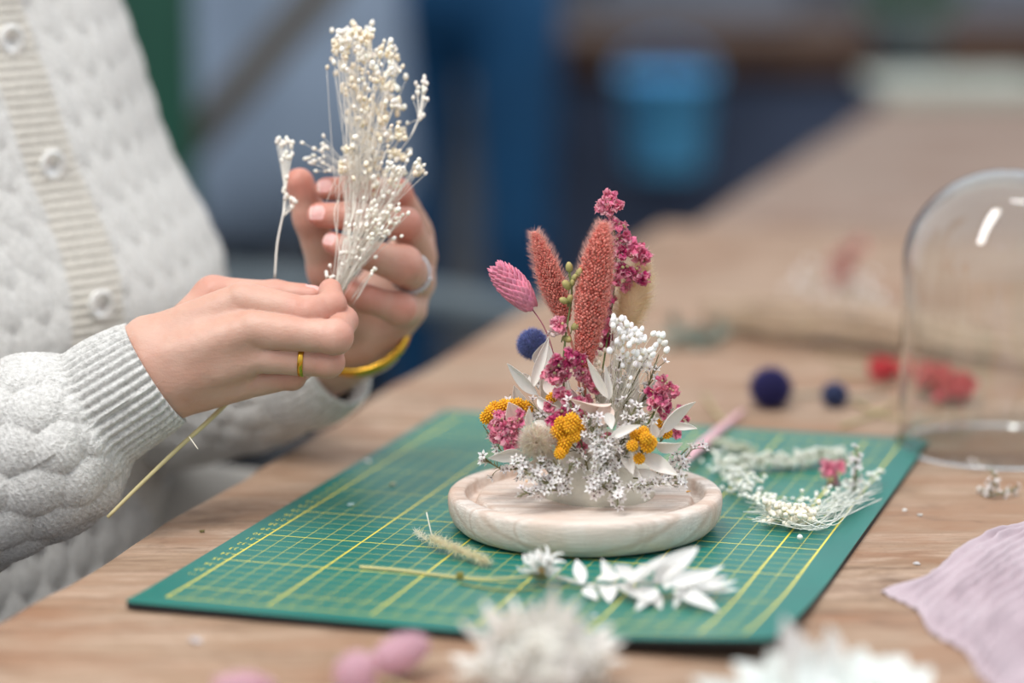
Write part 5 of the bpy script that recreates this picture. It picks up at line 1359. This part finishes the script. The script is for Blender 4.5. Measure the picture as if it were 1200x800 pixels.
# bleached leaf sprig at the front of the base
t = lying_thing('bleached_leaf_sprig', 'bleached white leafy sprig lying on the mat in front of the wooden base', 'leaf sprig', 740, 690, MT)
mk = lambda mb, name, mat: mb.build(name, mat, t)
mb = MB(); SP = spline([G(652, 676, MT + .25), G(700, 686, MT + .3), G(760, 682, MT + .5), G(815, 690, MT + .7)], 24); mb.tube(SP, np.linspace(.10, .06, 24), 7, 0, BLEACH * .92); mk(mb, 'stem', M_white)
SL = [(682, 684, .4, 676, 655, 1.2, 15, .1), (684, 690, .4, 700, 702, .5, 14, .1), (712, 686, .4, 714, 718, .3, 21, .1), (700, 678, .5, 730, 676, 1.2, 20, .2), (722, 684, .5, 765, 704, .4, 22, .2), (720, 682, .5, 705, 655, 1.4, 14, .1), (735, 684, .5, 768, 665, 2.0, 30, .2),
      (752, 686, .5, 775, 728, .2, 22, .15), (742, 680, .7, 720, 662, 1.4, 20, .1), (765, 684, .6, 800, 662, 1.6, 26, .2), (768, 683, .7, 818, 640, 2.2, 30, .15), (780, 690, .6, 795, 662, 1.6, 16, .1), (790, 688, .6, 852, 674, .9, 20, .3), (795, 690, .6, 866, 690, .5, 13, .2), (790, 692, .6, 842, 716, .3, 24, .1),
      (800, 686, .8, 848, 662, 1.4, 12, .2), (770, 690, .6, 745, 716, .3, 15, .1), (812, 688, .8, 864, 680, .8, 10, .2), (750, 680, .8, 782, 650, 2.0, 18, .1), (785, 686, 1.0, 830, 668, 1.4, 20, .2), (800, 692, .6, 790, 712, .3, 10, .1)]
for (bx, by, bz, tx, ty, tz_, wpx, bd) in SL:
    mb = MB(); a_, b_ = G(bx, by, MT + bz), G(tx, ty, MT + tz_); L0 = np.linalg.norm(b_ - a_)
    mlen = np.hypot(tx - bx, ty - by) / pxcm(a_) * 1.25                # keep real leaf length
    if L0 > mlen * 1.3: b_ = at_y(tx, ty, a_[1] + (b_[1] - a_[1]) * mlen / L0)
    b_[2] = max(b_[2], MT + .06)
    add_leaf(mb, a_, b_, wpx / pxcm(a_), [rng.normal() * .3, -.5, 1], 0, WHITE * rng.uniform(.93, 1.0), bd, .25, rng.normal() * .2, .02); mk(mb, 'leaf', M_white)
# white papery flower with a thin stalk
t = lying_thing('papery_flower', 'white papery dried flower on a thin straw stalk lying on the mat', 'dried flower', 632, 676, MT)
mk = lambda mb, name, mat: mb.build(name, mat, t)
c = G(634, 684, MT + .1) + np.array([0, 0, .62]); mb = MB()
for k_ in range(34):
    d = unit(np.array([rng.normal(), rng.normal() * .8 - .2, abs(rng.normal()) * .9 + .1])); add_leaf(mb, c + d * .15, c + d * rng.uniform(.8, 1.35), .26, rng.normal(size=3), 0, WHITE, .5, .4, 0, .014, curl=.6)
mk(mb, 'petals', M_white); mb = MB(); n = 60; d = rand_dir(n); mb.inst(ICO1, np.stack([np.eye(3) * .05] * n), c + d * .2 + [.0, -.05, .1], 0, col_var(S_('#E8B44C'), n)); mk(mb, 'flower_centre', M_grain)
mb = MB(); d = rand_dir(90); d[:, 2] = -abs(d[:, 2]); add_hairs(mb, c + d * .1, d, .55, .04, 0, col_var(S_('#9A9468'), 90, .1), .2); mk(mb, 'calyx', M_stem)
mb = MB(); mb.tube(spline([G(422, 664, MT + .08), G(470, 668, MT + .1), G(530, 675, MT + .12), G(580, 678, MT + .2), c - [0, 0, .2]], 40), np.linspace(.07, .05, 40), 7, 0, S_('#D9CC8E'))
for x_ in (537, 541): p_ = G(x_, 676, MT + .15); mb.add(ICO2[0] * [.1, .1, .22] + p_ + [0, 0, .08], ICO2[1], 0, S_('#8E8640'))
mk(mb, 'stalk', M_stem)
mb = MB(); mb.tube(spline([G(540, 684, MT + .05), G(590, 692, MT + .05), G(628, 690, MT + .2)], 20), .05, 6, 0, S_('#8E8A4A')); tag(mb.build('stalk', M_stem), 'short green stalk beside the papery white flower', 'stalk')
# cream feathery grass piece left of the base
t = lying_thing('feathery_grass_piece', 'cream feathery grass tuft lying against the left side of the wooden base', 'grass tuft', 540, 640, MT)
P = spline([G(505, 630, MT + .5), G(520, 638, MT + .45), G(545, 648, MT + .4), G(572, 658, MT + .3)], 30); mb = MB(); mb.tube(P, .05, 6, 0, STRAW); mb.build('stem', M_stem, t)
n = 900; tt = rng.random(n); c_, tg = along(P, tt); mb = MB(); add_hairs(mb, c_ + rng.normal(size=(n, 3)) * [.08, .08, .05], tg * .6 + rand_dir(n) * [1, 1, .8] + [0, 0, .15], .55 * rng.uniform(.5, 1.2, n), .016, 0, col_var(S_('#FFF6DC'), n, .06), .3); o = mb.build('feathery_hairs', M_hair, t); o['kind'] = 'stuff'
mb = MB(); mb.tube(spline([P[1], P[1] + [-.3, .5, 1.2]], 5), .03, 5, 0, CREAM); mb.build('awn', M_stem, t)
n = 90; tt = rng.random(n); P2 = spline([G(487, 622, MT + .3), G(500, 633, MT + .3)], 8); c_, tg = along(P2, tt); mb = MB(); mb.tube(P2, .03, 5, 0, CREAM); add_hairs(mb, c_, rand_dir(n) + [0, 0, .2], .4, .016, 0, col_var(S_('#FFFAEA'), n, .05), .3); tag(mb.build('grass_floret', M_hair), 'tiny cream feathery floret lying on the mat left of the grass tuft', 'grass floret')
# white bud bunch lying on the right of the mat
t = lying_thing('dried_flower_bunch', 'white budded dried flower bunch lying curved on the mat right of the wooden base', 'flower bunch', 930, 600, MT)
mk = lambda mb, name, mat: mb.build(name, mat, t)
def arc_cluster(pts, n, sp, zlo, zhi, r, col, name='bud_spray'):
    P = np.array([G(x, y, MT) for x, y in pts]); P = spline(P, 30); c_, tg = along(P, rng.random(n)); pos = c_ + rng.normal(size=(n, 3)) * sp; pos[:, 2] = MT + np.maximum(rng.uniform(zlo, zhi, n), r * 2.9)
    mb = MB(); add_buds(mb, pos, rand_dir(n) + [0, -.3, .5], r, col); return mk(mb, name, M_bud), pos
WG = S_('#EEF0E6')
arc_cluster([(843, 548), (860, 572), (885, 592)], 130, .45, .15, 1.1, .115, WG)
arc_cluster([(885, 592), (905, 600), (925, 610)], 60, .35, .1, .8, .115, WG)
arc_cluster([(905, 612), (925, 620), (950, 618)], 110, .42, .1, 1.1, .135, S_('#F1EBDA'))
arc_cluster([(935, 598), (975, 590), (1008, 575)], 50, .5, .1, .9, .10, WG)
arc_cluster([(1018, 572), (1030, 566)], 12, .25, .3, 1.0, .11, WG)
mb = MB()
for k_ in range(46):
    a_ = G(rng.uniform(870, 925), rng.uniform(585, 612), MT + rng.uniform(.1, .7)); b_ = G(rng.uniform(985, 1034), rng.uniform(560, 590), MT + rng.uniform(.2, .9)); m_ = G(rng.uniform(935, 975), rng.uniform(592, 622), MT + rng.uniform(.1, .6))
    mb.tube(spline([a_, m_, b_], 14), .022, 4, 0, WG * rng.uniform(.85, 1))
mk(mb, 'stems', M_stem)
mb = MB(); pos = np.array([G(937, 629, MT + .32)]); add_buds(mb, pos, np.array([[0, -1, .2]]), .15, WG); mk(mb, 'bud', M_bud)
# upright statice tip and pink blossom behind it
t = lying_thing('statice_sprig', 'small white statice sprig standing up behind the budded bunch on the mat', 'flower sprig', 1003, 575, MT)
b0 = G(1000, 580, MT + .1); statice([b0, b0 + [.1, 0, 1.2], b0 + [.25, .1, 2.3]], 34, .25, .2, make=lambda mb, n_, m_: mb.build(n_, m_, t))
c = G(970, 568, MT) + np.array([0, 0, .7]); mb = MB()
for k_ in range(5): add_blossom(mb, c + rng.normal(size=3) * .28, unit([rng.normal() * .5, -1, .6]), .42, ROSE, PALE_PINK, 7)
mb.add(ICO2[0] * .22 + c + [.1, -.35, -.3], ICO2[1], 0, S_('#D9C99A')); tag(mb.build('pink_blossom', M_petal), 'small pink dried blossom lying behind the white budded bunch', 'blossom')
# bumpy white flower spike lying along the back of the mat
def lying_spike(name, label, cat, pts, rad, col, n, fl_r, z0, scol=S_('#A9AE94'), mat=None):
    t = thing(name, G(pts[0][0], pts[0][1], z0), label, cat); P = spline([G(x, y, z0 + rad * .8) for x, y in pts], 30); mb = MB(); mb.tube(P, .07, 6, 0, scol); mb.build('stem', M_stem, t)
    tt = (np.arange(n) + .5) / n; c_, tg = along(P, tt); o_ = rand_dir(n); o_[:, 2] = np.abs(o_[:, 2]) * .8 - .2; pos = c_ + unit_rows(o_) * rad * rng.uniform(.5, 1, n)[:, None]; pos[:, 2] = np.maximum(pos[:, 2], z0 + .05)
    mb = MB(); add_stars(mb, pos, o_ + [0, -.1, .4], fl_r, col, tpl=star_tpl(5, 1, .8, .5, (.9, .9, .8), (.95, .95, .9))); add_buds(mb, pos, o_, fl_r * .42, np.asarray(col) * .96); mb.build('flowers', mat or M_white, t); return t
lying_spike('white_flower_spike', 'white flower spike lying across the back of the mat, behind the budded bunch', 'flower spike', [(852, 545), (900, 543), (950, 539), (988, 535)], .55, WG, 190, .26, MT)
lying_spike('white_flower_spike', 'pale blurred flower spike lying on the mat just right of the arrangement', 'flower spike', [(812, 524), (845, 521), (880, 530)], .4, S_('#D9DDCB'), 90, .24, MT)
# pink paper-like stalk
mb = MB(); a_, b_ = G(798, 546, MT + .6), G(838, 508, MT + .4); mb.tube(spline([a_, (a_ + b_) / 2 + [.1, 0, .15], b_, b_ + (b_ - a_) * .9 + [0, 0, -.2]], 20), np.r_[np.linspace(.12, .33, 6), np.linspace(.33, .12, 14)], 10, 0, np.r_[np.zeros((0, 3))] if False else S_('#E6B6BE'))
tag(mb.build('pink_grass_stalk', M_grain), 'pale pink stalk leaning from the mat just behind the wooden base', 'stalk')
# sprig beside the jar
t = lying_thing('statice_sprig', 'small grey-green statice sprig with white tip beside the foot of the bell jar', 'flower sprig', 1165, 580, 0)
for pts in ([(1145, 572, .15), (1160, 575, .4), (1165, 560, 1.4)], [(1150, 580, .1), (1175, 578, .3), (1192, 570, .5)], [(1160, 578, .1), (1168, 566, .8), (1162, 548, 1.4)]):
    statice([G(x, y, z) for x, y, z in pts], 16, .16, .17, make=lambda mb, n_, m_: mb.build(n_, m_, t))
# blue globe thistles
for (x, y, r, cx_, lab) in ((903, 455, 24, '#39356F', 'large dark violet-blue globe thistle lying on the table behind the mat'), (978, 463, 15, '#4B577F', 'small blue-grey globe thistle lying on the table left of the bell jar')):
    g_ = G(x, y + r * .95, 0); rr_ = r / pxcm(g_); c = g_ + np.array([0, 0, rr_ * .98]); t = thing('globe_thistle', g_, lab, 'thistle')
    mb, mb2 = globe_thistle(c, rr_, S_(cx_)); mb.build('flower_head', M_petal, t); q = mb2.build('florets', M_petal, t); q['kind'] = 'stuff'
    mb = MB(); mb.tube(spline([c, c + [1.5, 1.5, -rr_ * .6], c + [4, 4, -rr_ + .15]], 10), .1, 6, 0, S_('#8F9480')); mb.build('stem', M_stem, t)
# red flowers seen through the bell jar
t = lying_thing('celosia_head', 'coral red dried flower head lying behind the bell jar, seen through its glass', 'flower head', 1100, 455, 0)
def lump(pts, col, n, r, sp, z0, mk_, name='blossoms'):
    P = spline([G(x, y, z0) for x, y in pts], 20); mb = MB()
    for k_ in range(n): c_, tg = along(P, [rng.random()]); add_blossom(mb, c_[0] + rng.normal(size=3) * sp * [1, 1, .5], unit([rng.normal() * .6, -.6, .8]), r, col, np.asarray(col) * 1.15, 6)
    return mk_(mb, name, M_petal)
lump([(1078, 440), (1100, 452), (1128, 458)], S_('#DC5F62'), 34, .75, .42, .95, lambda mb, n_, m_: mb.build(n_, m_, t)); mb = MB(); mb.tube([G(1080, 440, .6), G(1020, 425, .2), G(960, 415, .2)], .1, 6, 0, S_('#9c8f6a')); mb.build('stem', M_stem, t)
t = lying_thing('celosia_head', 'smaller red dried flower head lying left of the bell jar edge', 'flower head', 1035, 430, 0)
lump([(1026, 430), (1048, 436)], S_('#D2474C'), 14, .6, .3, .75, lambda mb, n_, m_: mb.build(n_, m_, t)); mb = MB(); mb.tube([G(1030, 436, .5), G(1000, 440, .15), G(975, 436, .12)], .09, 6, 0, S_('#8f8a60')); mb.build('stem', M_stem, t)
# bundle of straw stalks across the back
t = lying_thing('straw_bundle', 'bundle of pale straw stalks lying across the table behind the blue thistles', 'straw bundle', 930, 400, 0)
mb = MB(); n = 0
for k_ in range(70):
    o_ = rng.normal(size=3) * [0, 1.7, 0] + [0, 0, abs(rng.normal()) * .7 + .35]; x0, x1 = rng.uniform(815, 880), rng.uniform(1000, 1230)
    y_ = lambda x: 378 + (x - 780) * .125
    a_, b_ = G(x0, y_(x0), 0), G(x1, y_(x1), 0); m_ = (a_ + b_) / 2 + [0, 0, .5]
    mb.tube(spline([a_ + o_, m_ + o_ * 1.0 + [0, rng.normal() * .4, .15], b_ + o_], 12), rng.uniform(.07, .14), 5, 0, S_('#C8AF96') * rng.uniform(.8, 1.1))
mb.build('stalks', M_stem, t)
n = 500; P = spline([G(850, 381, 1), G(920, 390, 1.2), G(1050, 402, 1)], 20); c_, tg = along(P, rng.random(n)); mb = MB(); add_hairs(mb, c_ + rng.normal(size=(n, 3)) * [.5, 1.5, 0] + np.c_[np.zeros((n, 2)), np.abs(rng.normal(size=n)) * .5], tg + rng.normal(size=(n, 3)) * [.4, .4, .15] + [0, 0, .15], 1.6, .02, 0, col_var(S_('#E3D0B6'), n, .1), .3); mb.build('awns', M_hair, t)['kind'] = 'stuff'
# grey-green foliage left end of the bundle
t = lying_thing('grey_green_sprig', 'grey-green leafy sprig lying at the left end of the straw bundle', 'leaf sprig', 805, 400, 0)
for k_ in range(26):
    mb = MB(); a_ = G(rng.uniform(785, 845), rng.uniform(388, 408), .3); d = unit([rng.normal(), rng.normal() * .8, .35]); add_leaf(mb, a_, a_ + d * rng.uniform(1.4, 2.4), .7, [0, -.3, 1], 0, S_('#8E978A') * rng.uniform(.8, 1.1), .2); mb.build('leaf', M_white, t)
mb = MB(); mb.tube(spline([G(782, 404, .25), G(815, 400, .35), G(850, 394, .2)], 12), .1, 6, 0, S_('#7b8068')); mb.build('stem', M_stem, t)
# salmon blossom and white bits further back
t = lying_thing('salmon_blossom', 'pale salmon blossom standing on the table far behind the straw bundle', 'blossom', 990, 332, 0)
c = G(990, 335, 0) + np.array([0, 0, 1.7]); mb = MB()
for k_ in range(9): add_blossom(mb, c + rng.normal(size=3) * [.5, .5, .9], unit([rng.normal() * .4, -1, .5]), .8, S_('#DCA196'), S_('#E9C5BB'), 6)
mb.build('petals', M_petal, t); mb = MB(); mb.tube([G(990, 336, 0), c], .1, 6, 0, STRAW); mb.build('stem', M_stem, t)
for (x, y, lab) in ((960, 345, 'pale white dried sprig on the table left of the salmon blossom'), (1015, 352, 'pale white dried sprig on the table right below the salmon blossom')):
    t = lying_thing('white_sprig', lab, 'flower sprig', x, y, 0); a_ = G(x - 28, y - 14, 1.3); b_ = G(x + 28, y + 14, 1.4)
    statice([a_, (a_ + b_) / 2 + [0, 0, .5], b_], 40, .8, .34, make=lambda mb, n_, m_: mb.build(n_, m_, t), stemcol=S_('#B9AE90'))
# loose green-beige stalks between thistle and jar
for (x0, y0, x1, y1, lab) in ((985, 500, 1052, 470, 'thin olive stalk on the table left of the bell jar foot'), (825, 462, 850, 496, 'thin straw stalk on the table just right of the arrangement'), (1000, 470, 1060, 492, 'thin pale stalk crossing the olive stalk beside the bell jar')):
    mb = MB(); mb.tube(spline([G(x0, y0, .12), G((x0 + x1) / 2, (y0 + y1) / 2 + 3, .3), G(x1, y1, .12)], 12), .10, 6, 0, S_('#B4A878')); tag(mb.build('stalk', M_stem), lab, 'stalk')
# ---- foreground, out of focus
PT = S_('#FFDFE8')
def pink_tail(x0, y0, z0, x1, y1, z1, rad, lab):
    a_, b_ = G(x0, y0, z0), G(x1, y1, z1); L_ = np.linalg.norm(b_ - a_)
    t = thing('pink_bunny_tail', np.array([a_[0], a_[1], 0]), lab, 'bunny tail'); mb, mb2 = bunny_tail(a_, b_, rad, PT, .35, 2600, brad=.008, shell=.85)
    mb.build('tail_core', M_hair, t); mb2.build('tail_hairs', M_hair, t)['kind'] = 'stuff'
    d = unit(a_ - b_) * [1, 1, 0]; mb = MB(); mb.tube(spline([a_, a_ + d * 1.2 + [0, 0, -.3], a_ + d * 3 + [0, 0, -(z0 - .1)]], 8), .06, 6, 0, STRAW); mb.build('stem', M_stem, t)
pink_tail(443, 778, .9, 497, 752, 1.4, .78, 'pink bunny tail at the front, pointing right over the mat edge')
pink_tail(438, 792, 1.0, 398, 788, 1.0, .98, 'round pink bunny tail at the front, below the pointing one')
pink_tail(250, 812, .7, 318, 806, .8, .75, 'pink bunny tail at the bottom edge, left of the other two')
# fluffy white heap
t = lying_thing('white_flower_heap', 'blurred fluffy white dried flower head at the front edge of the mat', 'flower head', 635, 800, 0)
c = G(635, 812, 0) + np.array([0, 0, .9]); n = 1500; d = rand_dir(n); d[:, 2] = np.abs(d[:, 2]); pos = c + d * [2.7, 2.1, 2.2] * rng.uniform(.45, 1, (n, 1)) ** .6; pos[:, 2] = np.maximum(pos[:, 2] * 1.0, .15)
mb = MB(); add_stars(mb, pos, d + [0, 0, .2], .30, S_('#F2EFE9'), tpl=star_tpl(5, 1, .5, .5, (.9, .9, .85), (.95, .95, .93))); mb.build('florets', M_white, t)['kind'] = 'stuff'
mb = MB(); mb.add(ICO3[0] * [2.3, 1.8, 1.7] * [1, 1, 1] + c, ICO3[1], 0, S_('#E6E1D6')); 
mb.v[-1][:, 2] = np.maximum(mb.v[-1][:, 2], .05); mb.build('flower_core', M_white, t)
mb = MB(); top = c + [.15, 0, 1.6]
for k_ in range(40):
    d = rand_dir(); d[2] = abs(d[2]); a_ = c + d * [2.6, 2.0, 2.2]; add_leaf(mb, a_, a_ + d * rng.uniform(.8, 1.7), .4, rng.normal(size=3), 0, S_('#F7F4EE'), .3)
for k_ in range(26): a_ = top + rng.normal(size=3) * [.9, .5, .2]; add_leaf(mb, a_, a_ + unit([rng.normal() * .5, 0, 1]) * rng.uniform(.8, 1.5), .3, rng.normal(size=3), 0, S_('#F2EFE9'), .2)
mb.build('upper_petals', M_white, t)
# big pale leaf bunch at the front right
t = lying_thing('pale_leaf_bunch', 'blurred bunch of large pale white-green leaves at the bottom right of the mat', 'leaf bunch', 950, 800, 0)
PL = S_('#F6FAF7')
BL = [(960, 840, .6, 918, 722, 3.2, 48, '#E9E6E2'), (985, 840, .6, 972, 732, 3.0, 42, '#EFEDE8'), (950, 850, .5, 860, 775, 2.0, 70, None), (960, 850, .5, 900, 762, 2.6, 90, None), (980, 850, .5, 950, 756, 2.8, 100, None), (990, 850, .5, 1010, 760, 2.6, 100, None), (1000, 850, .5, 1060, 768, 2.2, 95, None), (1000, 855, .5, 1092, 782, 1.6, 80, None), (940, 860, .4, 812, 795, 1.0, 55, None), (980, 860, .4, 840, 810, .8, 60, None), (990, 850, .4, 985, 778, 2.0, 120, None), (930, 856, .4, 935, 780, 2.0, 110, None)]
for (bx, by, bz, tx, ty, tz_, wpx, cc_) in BL:
    a_, b_ = G(bx, by, bz), at_y(tx, ty, G(bx, by, bz)[1] + 1.5 + rng.normal() * .4); mb = MB(); add_leaf(mb, a_, b_, wpx / pxcm(a_) * 1.05, [rng.normal() * .2, -.45, 1], 0, S_(cc_) if cc_ else PL, .15, .15, 0, .03); mb.build('leaf', M_white, t)
# crumbs
for (x, y, z, r, cc_, lab) in ((431, 541, MT, .35, '#F2F2F2', 'white petal on the far left part of the mat edge'), (460, 568, MT, .32, '#D9D9BE', 'pale yellowish petal on the mat left of the base'), (411, 592, MT, .3, '#CFE6E2', 'pale petal on the left part of the mat'), (697, 722, MT, .18, '#F2F2F2', 'tiny white crumb on the mat below the leafy sprig'), (1060, 598, 0, .22, '#F2F0EC', 'white crumb on the table right of the mat, left of a longer one'), (1078, 604, 0, .24, '#D9D3CC', 'longer pale crumb on the table right of the mat'), (1075, 661, 0, .30, '#E8E6E6', 'pale flake on the table beside the corner of the pink cloth'), (817, 690, MT, .14, '#6b5a33', 'tiny brown seed on the mat beside the leafy sprig tip'), (230, 752, 0, .5, '#D6CDCB', 'pale fleck on the table in front of the mat at the left'), (298, 628, 0, .25, '#E2DAD2', 'small pale fleck on the table left of the mat'), (237, 623, 0, .22, '#7d7340', 'small olive fleck on the table left of the mat')):
    p_ = G(x, y, z + .03); mb = MB()
    for k_ in range(2): d = unit([rng.normal(), rng.normal() * .4, .1]); add_leaf(mb, p_ - d * r * .5, p_ + d * r * .7 + [0, 0, .06], r * .8, [0, -.2, 1], 0, S_(cc_), .2, .3)
    tag(mb.build('petal_crumb', M_white), lab, 'petal', 'petal crumbs on mat and table')
# pale cloth and plants on the far table
t = lying_thing('folded_cloth', 'blurred pale greenish-white folded cloth on the far end of the second table', 'cloth', 1130, 110, 0)
a_ = G(1040, 122, 0); b_ = G(1230, 120, 0); mb = MB()
for k_ in range(4): mb.box((a_[0] - .5 * k_, a_[1], .1 + k_ * .7), (b_[0], a_[1] + 24, .7 + k_ * .7), bevel=.28)
mb.build('folds', M_pale, t)
t = lying_thing('potted_plant', 'blurred green potted plant standing behind the pale folded cloth', 'plant', 1065, 85, 0)
c = CUR['o']; mb = MB(); mb.lathe([(.1, .1), (5, .1), (6.4, 9), (6.9, 9), (6.9, 10), (6.0, 10), (5.8, 8.5), (.1, 8.4)], 32, (c[0], c[1], 0)); mb.build('plant_pot', plain('grey_pot', '#8B9A9C', .6), t)
for k_ in range(40):
    mb = MB(); a_ = np.array([c[0], c[1], 8.6]) + rng.normal(size=3) * [1.5, 1.5, 0]; d = unit([rng.normal() * .7, rng.normal() * .7, 1]); add_leaf(mb, a_, a_ + d * rng.uniform(8, 15), 2.2, None, 0, S_('#5F7F66') * rng.uniform(.7, 1.2), .6); mb.build('leaf', M_white, t)
t = thing('planter_box', (150, 470, -TABLE_Z), 'blurred', 'box') if False else None
